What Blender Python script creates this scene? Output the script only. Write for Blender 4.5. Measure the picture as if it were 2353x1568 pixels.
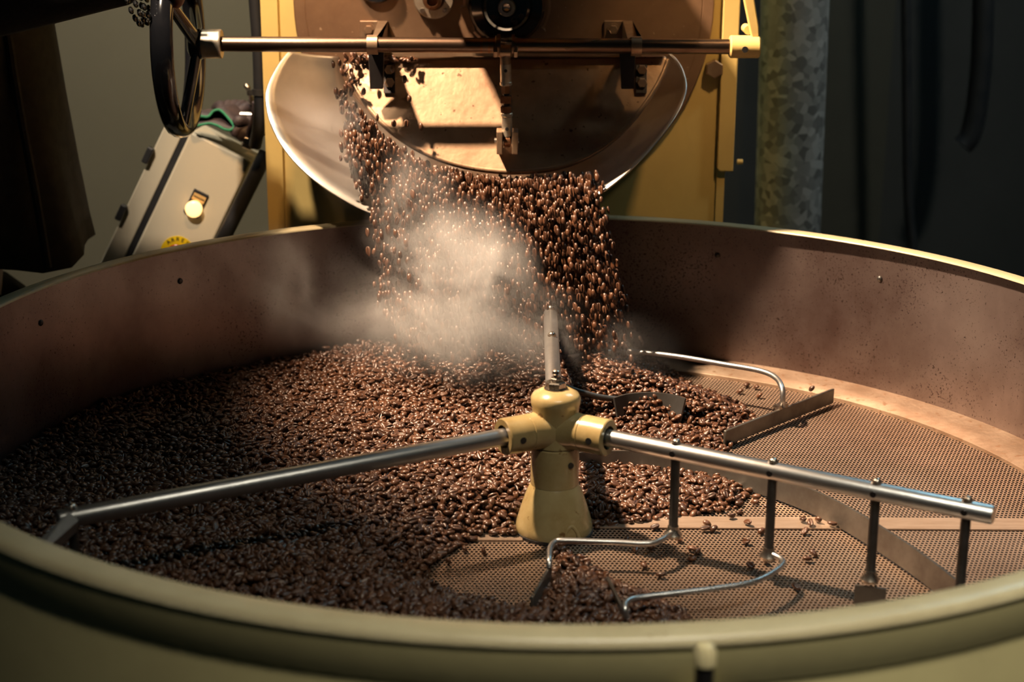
import bpy, bmesh, math, random
import numpy as np
from mathutils import Vector, Matrix
random.seed(7); rng = np.random.default_rng(7)
S = bpy.context.scene; COL = S.collection
for o in list(bpy.data.objects): bpy.data.objects.remove(o)
PI = math.pi
# ------------------------------------------------------------------ camera
IW, IH, FPX = 2353.0, 1568.0, 3846.0
CX = (-0.0422, -1.6655, 0.7096); PITCH, ROLL = 0.2898, 0.0054
cd = bpy.data.cameras.new('camera'); cam = bpy.data.objects.new('camera', cd); COL.objects.link(cam)
cd.sensor_width = 36.0; cd.lens = FPX / IW * 36.0; cd.clip_start = 0.02; cd.clip_end = 50
fw = Vector((0, math.cos(PITCH), -math.sin(PITCH))); rt = Vector((1, 0, 0)); up = rt.cross(fw)
r2 = rt*math.cos(ROLL) + up*math.sin(ROLL); u2 = -rt*math.sin(ROLL) + up*math.cos(ROLL)
M = Matrix((r2, u2, -fw)).transposed().to_4x4(); M.translation = Vector(CX); cam.matrix_world = M
cd.dof.use_dof = True; cd.dof.focus_distance = 1.98; cd.dof.aperture_fstop = 5.2
S.camera = cam
def P(x, y, Y):
    d = fw + r2*((x-IW/2)/FPX) - u2*((y-IH/2)/FPX)
    return Vector(CX) + d*((Y-CX[1])/d.y)
def PZ(x, y, z):
    d = fw + r2*((x-IW/2)/FPX) - u2*((y-IH/2)/FPX)
    return Vector(CX) + d*((z-CX[2])/d.z)
# ------------------------------------------------------------------ world, lights, exposure
w = bpy.data.worlds.new('world'); S.world = w; w.use_nodes = True
w.node_tree.nodes['Background'].inputs[0].default_value = (0.22, 0.40, 0.46, 1)
w.node_tree.nodes['Background'].inputs[1].default_value = 0.024
def light(name, kind, loc, target, power, color, **k):
    l = bpy.data.lights.new(name, kind); l.energy = power; l.color = color
    for a, b in k.items(): setattr(l, a, b)
    o = bpy.data.objects.new(name, l); COL.objects.link(o); o.location = loc
    o.rotation_euler = (Vector(target)-Vector(loc)).to_track_quat('-Z', 'Y').to_euler()
    return o
light('work_lamp', 'SPOT', (-0.78, 0.28, 1.75), (0.27, 0.40, 0.06), 770, (1.0, 0.71, 0.47), spot_size=math.radians(39), spot_blend=0.75, shadow_soft_size=0.04)
light('face_lamp', 'SPOT', (-0.66, -0.12, 1.45), (-0.41, 0.74, 0.37), 110, (1.0, 0.80, 0.60), spot_size=math.radians(22), spot_blend=0.6, shadow_soft_size=0.03)
light('machine_lamp', 'SPOT', (-0.36, 0.46, 1.02), (-0.365, 0.75, 0.47), 24, (1.0, 0.55, 0.22), spot_size=math.radians(30), spot_blend=0.7, shadow_soft_size=0.03)
light('lever_lamp', 'SPOT', (0.40, 0.36, 1.05), (0.23, 0.75, 0.44), 13, (1.0, 0.62, 0.28), spot_size=math.radians(34), spot_blend=0.9, shadow_soft_size=0.03)
light('rim_fill', 'AREA', (0.45, -1.15, 1.75), (0.36, -0.68, 0.2), 3.4, (1.0, 0.92, 0.74), shape='RECTANGLE', size=1.0, size_y=0.15, spread=math.radians(50))  # added fill over the front rim, not an actual ceiling fitting
light('window_light', 'AREA', (1.5, 1.5, 2.3), (0.2, -0.1, 0.1), 11, (0.45, 0.82, 1.0), shape='RECTANGLE', size=0.5, size_y=0.9)
light('duct_fill', 'AREA', (1.5, 0.3, 2.3), (0.62, 1.6, 0.3), 3.2, (0.95, 0.95, 0.80), shape='DISK', size=0.25, spread=math.radians(60))  # added fill to lift the duct and the dark wall
light('wall_fill', 'AREA', (-0.85, 1.05, 2.5), (-0.60, 1.55, 0.2), 6, (1.0, 0.90, 0.72), shape='DISK', size=0.3, spread=math.radians(60))  # added fill that brightens the beige wall on the left
cy_ = S.cycles
cy_.max_bounces = 4; cy_.diffuse_bounces = 1; cy_.glossy_bounces = 2; cy_.transmission_bounces = 2; cy_.volume_bounces = 0; cy_.caustics_reflective = False; cy_.caustics_refractive = False
cy_.use_adaptive_sampling = True; cy_.adaptive_threshold = 0.12; cy_.adaptive_min_samples = 12; cy_.use_denoising = True
cy_.volume_step_rate = 1.0; cy_.volume_max_steps = 64; cy_.sample_clamp_indirect = 4.0
S.view_settings.view_transform = 'Standard'; S.view_settings.look = 'None'
S.view_settings.exposure = 0.12; S.view_settings.gamma = 1.0
try: S.view_settings.use_curve_mapping = False
except Exception: pass
# ------------------------------------------------------------------ materials
def new_mat(name):
    m = bpy.data.materials.new(name); m.use_nodes = True
    return m, m.node_tree, m.node_tree.nodes['Principled BSDF']
def nd(nt, t, **k):
    n = nt.nodes.new(t)
    for a, b in k.items():
        if a.startswith('i_'): n.inputs[a[2:].replace('_', ' ')].default_value = b
        else: setattr(n, a, b)
    return n
def c4(c): return (c[0], c[1], c[2], 1)
def mat(name, c1, c2=None, rough=0.5, metal=0.0, scale=20, bump=0.0, bscale=None, rvar=0.1, stretch=None, coat=0.0, contrast=(0.35, 0.65), speck=None, emit=None):
    m, nt, b = new_mat(name)
    tc = nd(nt, 'ShaderNodeTexCoord'); mp = nd(nt, 'ShaderNodeMapping'); nt.links.new(tc.outputs['Object'], mp.inputs[0])
    if stretch: mp.inputs['Scale'].default_value = stretch
    n = nd(nt, 'ShaderNodeTexNoise', i_Scale=scale, i_Detail=6.0, i_Roughness=0.6); nt.links.new(mp.outputs[0], n.inputs['Vector'])
    r = nd(nt, 'ShaderNodeMapRange'); r.inputs[1].default_value, r.inputs[2].default_value = contrast
    nt.links.new(n.outputs[0], r.inputs[0])
    mx = nd(nt, 'ShaderNodeMix', data_type='RGBA'); nt.links.new(r.outputs[0], mx.inputs[0])
    mx.inputs[6].default_value = c4(c1); mx.inputs[7].default_value = c4(c2 or c1)
    out = mx.outputs[2]
    if speck:
        sc, th, col = speck
        n2 = nd(nt, 'ShaderNodeTexNoise', i_Scale=sc, i_Detail=4.0); nt.links.new(tc.outputs['Object'], n2.inputs['Vector'])
        r3 = nd(nt, 'ShaderNodeMapRange'); r3.inputs[1].default_value = th; r3.inputs[2].default_value = th+0.04
        nt.links.new(n2.outputs[0], r3.inputs[0])
        m2 = nd(nt, 'ShaderNodeMix', data_type='RGBA'); nt.links.new(r3.outputs[0], m2.inputs[0]); nt.links.new(out, m2.inputs[6]); m2.inputs[7].default_value = c4(col)
        out = m2.outputs[2]
    nt.links.new(out, b.inputs['Base Color'])
    r2_ = nd(nt, 'ShaderNodeMapRange'); r2_.inputs[3].default_value = max(0.02, rough-rvar); r2_.inputs[4].default_value = min(1, rough+rvar)
    nt.links.new(n.outputs[0], r2_.inputs[0]); nt.links.new(r2_.outputs[0], b.inputs['Roughness'])
    b.inputs['Metallic'].default_value = metal; b.inputs['Coat Weight'].default_value = coat; b.inputs['Coat Roughness'].default_value = 0.1
    if bump:
        nb = nd(nt, 'ShaderNodeTexNoise', i_Scale=bscale or scale*4, i_Detail=4.0); nt.links.new(mp.outputs[0], nb.inputs['Vector'])
        bp = nd(nt, 'ShaderNodeBump', i_Strength=bump, i_Distance=0.002); nt.links.new(nb.outputs[0], bp.inputs['Height']); nt.links.new(bp.outputs[0], b.inputs['Normal'])
    if emit: b.inputs['Emission Color'].default_value = c4(emit[0]); b.inputs['Emission Strength'].default_value = emit[1]
    return m
MT = {}
m = mat('stained_steel', (0.29, 0.235, 0.218), (0.11, 0.072, 0.064), 0.36, 0.78, 5, 0.06, 60, 0.12, (1, 1, 0.8), contrast=(0.36, 0.70)); MT['wall_steel'] = m
nt = m.node_tree; b = nt.nodes['Principled BSDF']; src = b.inputs['Base Color'].links[0].from_socket
tc = nd(nt, 'ShaderNodeTexCoord'); n1 = nd(nt, 'ShaderNodeTexNoise', i_Scale=330.0, i_Detail=3.0, i_Roughness=0.6); n2 = nd(nt, 'ShaderNodeTexNoise', i_Scale=7.0, i_Detail=3.0)
nt.links.new(tc.outputs['Object'], n1.inputs['Vector']); nt.links.new(tc.outputs['Object'], n2.inputs['Vector'])
sm_ = nd(nt, 'ShaderNodeMath', operation='MULTIPLY_ADD'); sm_.inputs[1].default_value = 0.42; nt.links.new(n2.outputs[0], sm_.inputs[0]); nt.links.new(n1.outputs[0], sm_.inputs[2])
th_ = nd(nt, 'ShaderNodeMapRange'); th_.inputs[1].default_value = 0.81; th_.inputs[2].default_value = 0.93; nt.links.new(sm_.outputs[0], th_.inputs[0])
mm = nd(nt, 'ShaderNodeMix', data_type='RGBA'); nt.links.new(th_.outputs[0], mm.inputs[0]); nt.links.new(src, mm.inputs[6]); mm.inputs[7].default_value = (0.045, 0.028, 0.025, 1); nt.links.new(mm.outputs[2], b.inputs['Base Color'])
b.inputs['Anisotropic'].default_value = 0.4
MT['ledge'] = mat('worn_ledge_steel', (0.43, 0.33, 0.245), (0.25, 0.17, 0.115), 0.4, 0.6, 14, 0.3, 120, speck=(120, 0.62, (0.25, 0.15, 0.09)))
MT['rim'] = mat('rim_paint', (0.45, 0.39, 0.245), (0.38, 0.32, 0.19), 0.34, 0.0, 12, 0.1, 80, speck=(60, 0.70, (0.20, 0.14, 0.07)))
MT['tray_paint'] = mat('tray_paint', (0.42, 0.37, 0.19), (0.36, 0.31, 0.16), 0.4, 0.0, 6, 0.1, 40)
MT['cream'] = mat('machine_cream_paint', (0.64, 0.47, 0.17), (0.58, 0.42, 0.15), 0.42, 0.0, 9, 0.12, 90)
MT['hub'] = mat('hub_yellow_paint', (0.43, 0.34, 0.165), (0.33, 0.24, 0.10), 0.26, 0.0, 28, 0.1, 120, coat=0.4, speck=(70, 0.68, (0.16, 0.09, 0.03)))
MT['arm'] = mat('arm_steel', (0.56, 0.56, 0.55), (0.44, 0.44, 0.44), 0.36, 1.0, 30, 0.05, 200, 0.08, (1, 1, 1))
MT['bolt'] = mat('bolt_steel', (0.62, 0.58, 0.52), (0.40, 0.34, 0.28), 0.28, 1.0, 60)
MT['dark_steel'] = mat('dark_steel', (0.10, 0.10, 0.10), (0.06, 0.055, 0.05), 0.42, 0.8, 30)
MT['blade'] = mat('blade_steel', (0.20, 0.19, 0.17), (0.13, 0.115, 0.10), 0.40, 0.85, 30)
MT['perf'] = mat('perforated_steel', (0.47, 0.345, 0.26), (0.31, 0.215, 0.155), 0.40, 0.7, 7, 0.1, 150)
MT['seam'] = mat('seam_strip_steel', (0.44, 0.335, 0.26), (0.33, 0.24, 0.175), 0.38, 0.6, 20, 0.1, 90, 0.1, (1, 8, 1))
MT['face'] = mat('roaster_face_iron', (0.26, 0.155, 0.09), (0.17, 0.095, 0.055), 0.46, 0.5, 8, 0.15, 90, speck=(140, 0.70, (0.42, 0.28, 0.18)))
MT['flap'] = mat('flap_iron', (0.40, 0.27, 0.17), (0.15, 0.075, 0.04), 0.42, 0.65, 9, 0.2, 90, 0.16, contrast=(0.36, 0.72), speck=(120, 0.67, (0.10, 0.055, 0.03)))
MT['chute'] = mat('polished_steel', (0.86, 0.83, 0.78), (0.70, 0.66, 0.60), 0.36, 0.95, 9, 0.02, 60, 0.12)
MT['shaft'] = mat('shaft_steel', (0.24, 0.165, 0.115), (0.13, 0.08, 0.055), 0.30, 1.0, 26, 0.05, 120, 0.1, (0.4, 1, 1))
MT['blacksteel'] = mat('blackened_steel', (0.045, 0.04, 0.04), (0.03, 0.025, 0.025), 0.34, 0.7, 30)
MT['wheel'] = mat('glossy_black', (0.010, 0.010, 0.012), (0.014, 0.014, 0.016), 0.12, 0.0, 20, coat=0.6, rvar=0.03)
MT['rubber'] = mat('black_rubber', (0.012, 0.013, 0.016), (0.018, 0.018, 0.02), 0.45, 0.0, 30)
MT['bracket'] = mat('bracket_steel', (0.42, 0.30, 0.20), (0.30, 0.19, 0.12), 0.38, 0.8, 30, 0.1)
MT['brass'] = mat('rusty_nut', (0.26, 0.13, 0.065), (0.17, 0.075, 0.04), 0.36, 0.9, 60, 0.15)
MT['zinc'] = mat('zinc_sleeve', (0.62, 0.57, 0.48), (0.48, 0.38, 0.27), 0.36, 0.8, 60, 0.1)
MT['beige'] = mat('beige_wall_paint', (0.34, 0.31, 0.225), (0.31, 0.28, 0.20), 0.7, 0.0, 2, 0.05, 90)
MT['console'] = mat('console_paint', (0.50, 0.46, 0.36), (0.47, 0.43, 0.33), 0.45, 0.0, 5, 0.05, 200)
MT['darkwall'] = mat('dark_wall_paint', (0.030, 0.030, 0.029), (0.024, 0.024, 0.023), 0.75, 0.0, 3)
MT['olivewall'] = mat('olive_panel_paint', (0.040, 0.037, 0.026), (0.034, 0.031, 0.022), 0.7, 0.0, 3)
MT['concrete'] = mat('floor_concrete', (0.10, 0.095, 0.085), (0.07, 0.065, 0.06), 0.7, 0.0, 4, 0.1)
MT['ceil'] = mat('ceiling_paint', (0.10, 0.10, 0.095), None, 0.8)
MT['cloth'] = mat('dark_cloth', (0.016, 0.016, 0.014), (0.010, 0.011, 0.010), 0.9, 0.0, 200, 0.3, 900)
MT['jacket'] = mat('jacket_cloth', (0.034, 0.028, 0.022), (0.024, 0.021, 0.017), 0.9, 0.0, 60, 0.3, 900)
MT['skin'] = mat('skin', (0.30, 0.16, 0.10), (0.26, 0.13, 0.08), 0.5, 0.0, 60, 0.1, 400)
MT['hair'] = mat('dark_hair', (0.012, 0.009, 0.007), None, 0.5)
MT['leather'] = mat('glove_leather', (0.030, 0.022, 0.028), (0.055, 0.035, 0.035), 0.6, 0.0, 40, 0.4, 200)
MT['green'] = mat('green_trim', (0.010, 0.17, 0.075), (0.008, 0.13, 0.06), 0.7, 0.0, 200, 0.3, 900)
MT['yellow'] = mat('yellow_label', (0.72, 0.52, 0.01), None, 0.35)
MT['ink'] = mat('black_ink', (0.012, 0.012, 0.012), None, 0.5)
MT['red'] = mat('red_button', (0.42, 0.03, 0.015), None, 0.3)
MT['tan'] = mat('tan_tag', (0.55, 0.36, 0.14), None, 0.4)
MT['lens'] = mat('lit_lamp_lens', (0.9, 0.6, 0.3), None, 0.3, emit=((1.0, 0.56, 0.20), 2.0))
MT['bead'] = mat('bracelet_beads', (0.25, 0.25, 0.25), (0.04, 0.04, 0.04), 0.2, 0.9, 150)
MT['cap'] = mat('olive_cap', (0.55, 0.47, 0.27), None, 0.35)
# galvanised steel with spangle
m, nt, b = new_mat('galvanised'); MT['galv'] = m
tc = nd(nt, 'ShaderNodeTexCoord'); v = nd(nt, 'ShaderNodeTexVoronoi', i_Scale=75.0); nt.links.new(tc.outputs['Object'], v.inputs['Vector'])
sp = nd(nt, 'ShaderNodeSeparateColor'); nt.links.new(v.outputs['Color'], sp.inputs[0])
rr = nd(nt, 'ShaderNodeMapRange'); rr.inputs[3].default_value = 0.22; rr.inputs[4].default_value = 0.62; nt.links.new(sp.outputs[0], rr.inputs[0])
cc = nd(nt, 'ShaderNodeCombineColor'); [nt.links.new(rr.outputs[0], cc.inputs[i]) for i in range(3)]
nt.links.new(cc.outputs[0], b.inputs['Base Color']); b.inputs['Metallic'].default_value = 0.7; b.inputs['Roughness'].default_value = 0.42
# coffee bean
m, nt, b = new_mat('roasted_bean'); MT['bean'] = m
at = nd(nt, 'ShaderNodeAttribute', attribute_name='tint')
oi = nd(nt, 'ShaderNodeObjectInfo')
ad = nd(nt, 'ShaderNodeMath', operation='ADD'); nt.links.new(at.outputs['Fac'], ad.inputs[0]); nt.links.new(oi.outputs['Random'], ad.inputs[1])
fr = nd(nt, 'ShaderNodeMath', operation='FRACT'); nt.links.new(ad.outputs[0], fr.inputs[0])
cr = nd(nt, 'ShaderNodeMix', data_type='RGBA'); nt.links.new(fr.outputs[0], cr.inputs[0])
cr.inputs[6].default_value = (0.034, 0.013, 0.0058, 1); cr.inputs[7].default_value = (0.092, 0.038, 0.0175, 1)
nt.links.new(cr.outputs[2], b.inputs['Base Color']); b.inputs['Roughness'].default_value = 0.37; b.inputs['Specular IOR Level'].default_value = 0.55
# ------------------------------------------------------------------ geometry helpers
def frame(d):
    d = Vector(d).normalized(); a = Vector((0, 0, 1)) if abs(d.z) < 0.9 else Vector((1, 0, 0))
    u = a.cross(d).normalized(); v = d.cross(u); return u, v, d
class G:
    def __init__(s): s.v = []; s.f = []
    def add(s, vs, fs):
        o = len(s.v); s.v += [tuple(p) for p in vs]; s.f += [tuple(i+o for i in f) for f in fs]; return s
    def lathe(s, base, axis, prof, n=32, caps=True, ph=0.0):
        u, v, d = frame(axis); base = Vector(base); vs = []; fs = []
        for (r, z) in prof:
            for k in range(n):
                a = 2*PI*k/n + ph; vs.append(base + d*z + u*(r*math.cos(a)) + v*(r*math.sin(a)))
        for i in range(len(prof)-1):
            for k in range(n):
                k2 = (k+1) % n; fs.append((i*n+k, i*n+k2, (i+1)*n+k2, (i+1)*n+k))
        if caps:
            if prof[0][0] > 1e-6: fs.append(tuple(range(n-1, -1, -1)))
            if prof[-1][0] > 1e-6: L = (len(prof)-1)*n; fs.append(tuple(L+k for k in range(n)))
        return s.add(vs, fs)
    def cyl(s, a, b, r, n=20, r1=None, ph=0.0, bev=0.0):
        a = Vector(a); b = Vector(b); L = (b-a).length; r1 = r if r1 is None else r1
        pr = [(r, 0), (r1, L)] if not bev else [(r-bev, 0), (r, bev), (r1, L-bev), (r1-bev, L)]
        return s.lathe(a, b-a, pr, n, True, ph)
    def hexn(s, a, b, r, ph=0.0): return s.cyl(a, b, r, 6, None, ph, r*0.12)
    def dome(s, a, axis, r, h, n=16):
        pr = [(r, 0)] + [(r*math.cos(t), h*math.sin(t)) for t in np.linspace(0.15, 1.4, 5)] + [(0.0005, h)]
        return s.lathe(a, axis, pr, n)
    def tube(s, pts, r, n=12, closed=False, caps=True):
        pts = [Vector(p) for p in pts]; m = len(pts); rs = r if isinstance(r, (list, tuple)) else [r]*m
        vs = []; fs = []; pu = None
        for i in range(m):
            if closed: d = pts[(i+1) % m]-pts[i-1]
            else: d = pts[min(i+1, m-1)]-pts[max(i-1, 0)]
            d.normalize()
            if pu is None: u, v, _ = frame(d)
            else:
                u = pu - d*pu.dot(d); u.normalize(); v = d.cross(u)
            pu = u
            for k in range(n):
                a = 2*PI*k/n; vs.append(pts[i] + u*(rs[i]*math.cos(a)) + v*(rs[i]*math.sin(a)))
        for i in range(m if closed else m-1):
            j = (i+1) % m
            for k in range(n):
                k2 = (k+1) % n; fs.append((i*n+k, i*n+k2, j*n+k2, j*n+k))
        if caps and not closed:
            fs.append(tuple(range(n-1, -1, -1))); fs.append(tuple((m-1)*n+k for k in range(n)))
        return s.add(vs, fs)
    def prism(s, pts, vec):
        pts = [Vector(p) for p in pts]; n = len(pts); vec = Vector(vec)
        vs = pts + [p+vec for p in pts]
        fs = [tuple(range(n-1, -1, -1)), tuple(range(n, 2*n))] + [(k, (k+1) % n, n+(k+1) % n, n+k) for k in range(n)]
        return s.add(vs, fs)
    def box(s, lo, hi):
        (x0, y0, z0), (x1, y1, z1) = lo, hi
        return s.prism([(x0, y0, z0), (x1, y0, z0), (x1, y1, z0), (x0, y1, z0)], (0, 0, z1-z0))
    def obox(s, c, u, v, n_, su, sv, sn):
        c = Vector(c); u = Vector(u)*su/2; v = Vector(v)*sv/2; n_ = Vector(n_)*sn
        return s.prism([c-u-v, c+u-v, c+u+v, c-u+v], n_)
    def loft(s, rings, closed_ring=True, caps=True):
        m = len(rings[0]); vs = [p for r in rings for p in r]; fs = []
        for i in range(len(rings)-1):
            for k in range(m if closed_ring else m-1):
                k2 = (k+1) % m; fs.append((i*m+k, i*m+k2, (i+1)*m+k2, (i+1)*m+k))
        if caps and closed_ring:
            fs.append(tuple(range(m-1, -1, -1))); L = (len(rings)-1)*m; fs.append(tuple(L+k for k in range(m)))
        return s.add(vs, fs)
def spline(pts, n=8):
    pts = [Vector(p) for p in pts]; out = []
    for i in range(len(pts)-1):
        p0 = pts[max(i-1, 0)]; p1 = pts[i]; p2 = pts[i+1]; p3 = pts[min(i+2, len(pts)-1)]
        for k in range(n):
            t = k/n; out.append(0.5*((2*p1)+(p2-p0)*t+(2*p0-5*p1+4*p2-p3)*t*t+(3*p1-p0-3*p2+p3)*t**3))
    out.append(pts[-1]); return out
def mk(name, g, m, parent=None, smooth=35, label=None):
    off = parent['_o'] if parent is not None and '_o' in parent else (0, 0, 0)
    off = Vector(off)
    me = bpy.data.meshes.new(name); me.from_pydata([tuple(Vector(p)-off) for p in g.v], [], g.f)
    bm = bmesh.new(); bm.from_mesh(me); bmesh.ops.recalc_face_normals(bm, faces=bm.faces); bm.to_mesh(me); bm.free()
    me.materials.append(MT[m] if isinstance(m, str) else m)
    if smooth:
        me.polygons.foreach_set('use_smooth', [True]*len(me.polygons)); me.set_sharp_from_angle(angle=math.radians(smooth))
    o = bpy.data.objects.new(name, me); COL.objects.link(o)
    if parent is not None:
        o.parent = parent
        if '_o' in parent: o['_o'] = tuple(off) if parent.type == 'MESH' else tuple(off)
    if label: o['label'] = label
    return o
EMPTIES = []
def thing(name, label, cat, base=(0, 0, 0), group=None):
    o = bpy.data.objects.new(name, None); COL.objects.link(o); o.location = base; o['_o'] = tuple(base)
    o.empty_display_size = 0.05
    o['label'] = label; o['category'] = cat
    if group: o['group'] = group
    return o
def tag(o, label=None, cat=None, group=None, kind=None):
    for k, x in (('label', label), ('category', cat), ('group', group), ('kind', kind)):
        if x: o[k] = x
    return o
def bevel(o, wd=0.002, seg=2):
    b_ = o.modifiers.new('bevel', 'BEVEL'); b_.width = wd; b_.segments = seg; b_.limit_method = 'ANGLE'; b_.angle_limit = math.radians(40); return o
def bake(o):
    dg = bpy.context.evaluated_depsgraph_get(); me = bpy.data.meshes.new_from_object(o.evaluated_get(dg)); o.modifiers.clear(); o.data = me; return o
# ------------------------------------------------------------------ the room
FZ = -0.80
def struct(name, g, m, kind='structure', smooth=0):
    o = mk(name, g, m, None, smooth); o['kind'] = kind; return o
struct('floor', G().box((-3.5, -3.5, FZ-0.05), (3.5, 3.6, FZ)), 'concrete')
struct('ceiling', G().box((-3.5, -3.5, 2.8), (3.5, 3.6, 2.85)), 'ceil')
struct('wall_back', G().box((-3.5, 1.55, FZ), (0.34, 1.65, 2.8)), 'beige')
struct('wall_right', G().box((0.34, 2.3, FZ), (3.5, 2.4, 2.8)), 'darkwall')
struct('trim_1', G().box((0.34, 1.55, FZ), (0.40, 2.3, 2.8)), 'darkwall')
pL = P(1895, 300, 2.25); pR = P(2040, 300, 2.25)
struct('trim_2', G().box((pL.x-0.1, 2.26, FZ), (pR.x, 2.30, 2.8)), 'olivewall')
# ------------------------------------------------------------------ cooling tray
RIM, ZR = 0.650, 0.2045
tray = thing('cooling_tray', 'large round cooling tray with cream painted rim and stained steel inside', 'cooling tray', (0, 0, FZ))
def ring(prof, n=160):
    g = G(); vs = []; fs = []; m = len(prof)
    for k in range(n):
        a = 2*PI*k/n
        for r, z in prof: vs.append((r*math.cos(a), r*math.sin(a), z))
    for k in range(n):
        k2 = (k+1) % n
        for i in range(m):
            j = (i+1) % m; fs.append((k*m+i, k2*m+i, k2*m+j, k*m+j))
    return g.add(vs, fs)
mk('inner_wall', ring([(0.650, ZR-0.004), (0.645, 0.0), (0.645, -0.006), (0.650, -0.006), (0.653, 0.0), (0.6545, ZR-0.004)]), 'wall_steel', tray, 50, 'stained brown steel inner wall')
mk('rim', ring([(0.6385, ZR-0.0016), (0.639, ZR), (0.641, ZR+0.0008), (0.658, ZR+0.0008), (0.663, ZR-0.001), (0.664, ZR-0.006), (0.661, ZR-0.008), (0.652, ZR-0.003), (0.640, ZR-0.0022)]), 'rim', tray, 60, 'cream painted flat rim')
mk('outer_wall', ring([(0.6555, ZR-0.004), (0.6625, ZR-0.008), (0.6625, 0.172), (0.6600, 0.167), (0.6600, 0.160), (0.6625, 0.155), (0.6625, -0.12), (0.655, -0.12), (0.655, 0.0)]), 'tray_paint', tray, 40, 'olive painted outer wall')
mk('ledge', ring([(0.6452, 0.010), (0.620, 0.0075), (0.590, 0.0055), (0.5885, 0.0045), (0.5885, 0.0), (0.6452, 0.0)]), 'ledge', tray, 40, 'worn bright steel ledge round the floor')
mk('air_plenum', ring([(0.001, -0.115), (0.64, -0.115), (0.65, -0.006), (0.655, -0.006), (0.655, -0.12), (0.001, -0.12)], 64), 'rubber', tray)
mk('pedestal', G().lathe((0, 0, FZ), (0, 0, 1), [(0.36, 0), (0.36, 0.02), (0.24, 0.06), (0.24, 0.60), (0.36, 0.66), (0.5, 0.685)], 48), 'tray_paint', tray)
# seam strips of the perforated floor
mk('seam_strip', G().box((0.03, 0.006, 0.0005), (0.587, 0.038, 0.0022)), 'seam', tray, 0)
mk('seam_strip', G().box((-0.587, -0.030, 0.0005), (-0.03, -0.012, 0.0022)), 'seam', tray, 0)
# wall rivets
for a in (22, 47, 68, 112, 137, 158):
    t = math.radians(a); d = Vector((-math.cos(t), -math.sin(t), 0))
    mk('rivet', G().dome(Vector((0.6485*math.cos(t), 0.6485*math.sin(t), 0.16)), d, 0.004, 0.0025, 10), 'dark_steel', tray)
# latch on the outside, nearest the camera
lp = P(1620, 1512, -0.685); lt = thing('tray_latch', 'small latch post with pale rounded cap on the front outside of the tray', 'latch', (lp.x, lp.y, lp.z-0.05))
mk('latch_stem', G().cyl(lp+Vector((0, 0, -0.05)), lp+Vector((0, 0, -0.004)), 0.0065, 16), 'blacksteel', lt)
mk('latch_cap', G().lathe(lp+Vector((0, 0, -0.006)), (0, 0, 1), [(0.0055, 0), (0.0075, 0.002), (0.0075, 0.011), (0.005, 0.015), (0.0005, 0.0165)], 20), 'cap', lt)
mk('latch_bracket', G().box((lp.x-0.012, lp.y-0.004, lp.z-0.052), (lp.x+0.012, -0.655, lp.z-0.040)), 'tray_paint', lt)
# ------------------------------------------------------------------ bean bed footprint (world metres)
edge_line = np.array([(0.17, -0.62), (0.15, -0.30), (0.125, -0.195), (0.085, -0.155), (0.055, -0.125), (0.030, -0.075), (0.010, -0.050), (0.03, 0.0), (0.064, 0.010), (0.12, 0.028), (0.165, 0.042), (0.215, 0.070), (0.232, 0.115), (0.226, 0.17), (0.215, 0.235), (0.245, 0.30), (0.272, 0.36), (0.262, 0.42), (0.205, 0.49), (0.185, 0.56), (0.17, 0.625)])
patch = np.array([(-0.128, -0.118), (-0.118, -0.088), (-0.100, -0.060), (-0.088, -0.032), (-0.060, -0.022), (-0.035, -0.020), (0.0, -0.025), (0.004, -0.09), (-0.006, -0.14), (-0.022, -0.195), (-0.045, -0.190), (-0.075, -0.172), (-0.105, -0.160), (-0.118, -0.142)])
arc = [(0.645*math.cos(t), 0.645*math.sin(t)) for t in np.linspace(math.radians(75), math.radians(285), 70)]
foot = np.array([tuple(q) for q in edge_line] + arc)
def inside(poly, x, y):
    c = np.zeros(x.shape, bool); n = len(poly)
    for i in range(n):
        x0, y0 = poly[i]; x1, y1 = poly[(i+1) % n]
        if y0 == y1: continue
        c ^= ((y0 > y) != (y1 > y)) & (x < (x1-x0)*(y-y0)/(y1-y0)+x0)
    return c
def dist(line, x, y, closed=False):
    d = np.full(x.shape, 9.0); n = len(line)
    for i in range(n if closed else n-1):
        a = line[i]; bb = line[(i+1) % n]; vx, vy = bb-a; L = vx*vx+vy*vy+1e-12
        t = np.clip(((x-a[0])*vx+(y-a[1])*vy)/L, 0, 1); d = np.minimum(d, np.hypot(x-a[0]-t*vx, y-a[1]-t*vy))
    return d
plow_c = np.array([(0.085, 0.318), (0.105, 0.334), (0.132, 0.340), (0.158, 0.333), (0.175, 0.316)])
def bed(x, y):
    """height of the bean surface; negative outside the bed"""
    ins = inside(foot, x, y) & ~inside(patch, x, y)
    d = np.minimum(dist(edge_line, x, y), dist(patch, x, y, True))
    cap = 0.034 + 0.034*np.exp(-((x-0.02)/0.20)**2-((y-0.47)/0.11)**2) + 0.006*np.sin(9*x+4*y)*np.cos(11*y-3*x)
    cap = cap + 0.022*np.exp(-((x-0.13)/0.09)**2-((y-0.385)/0.045)**2)
    low = 1/(1+np.exp(-(x-0.03)/0.02)) * 1/(1+np.exp((y-0.318)/0.010))
    cap = cap*(1-low) + 0.0125*low
    # furrow in the bed behind the hub, along the far arm
    cap = cap - 0.016*np.exp(-((x-0.045)/0.018)**2)*(y > 0.05)*np.exp(-((y-0.36)/0.14)**2)
    h = np.minimum(cap, 0.004+0.42*d)
    return np.where(ins, h, -1.0)
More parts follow.
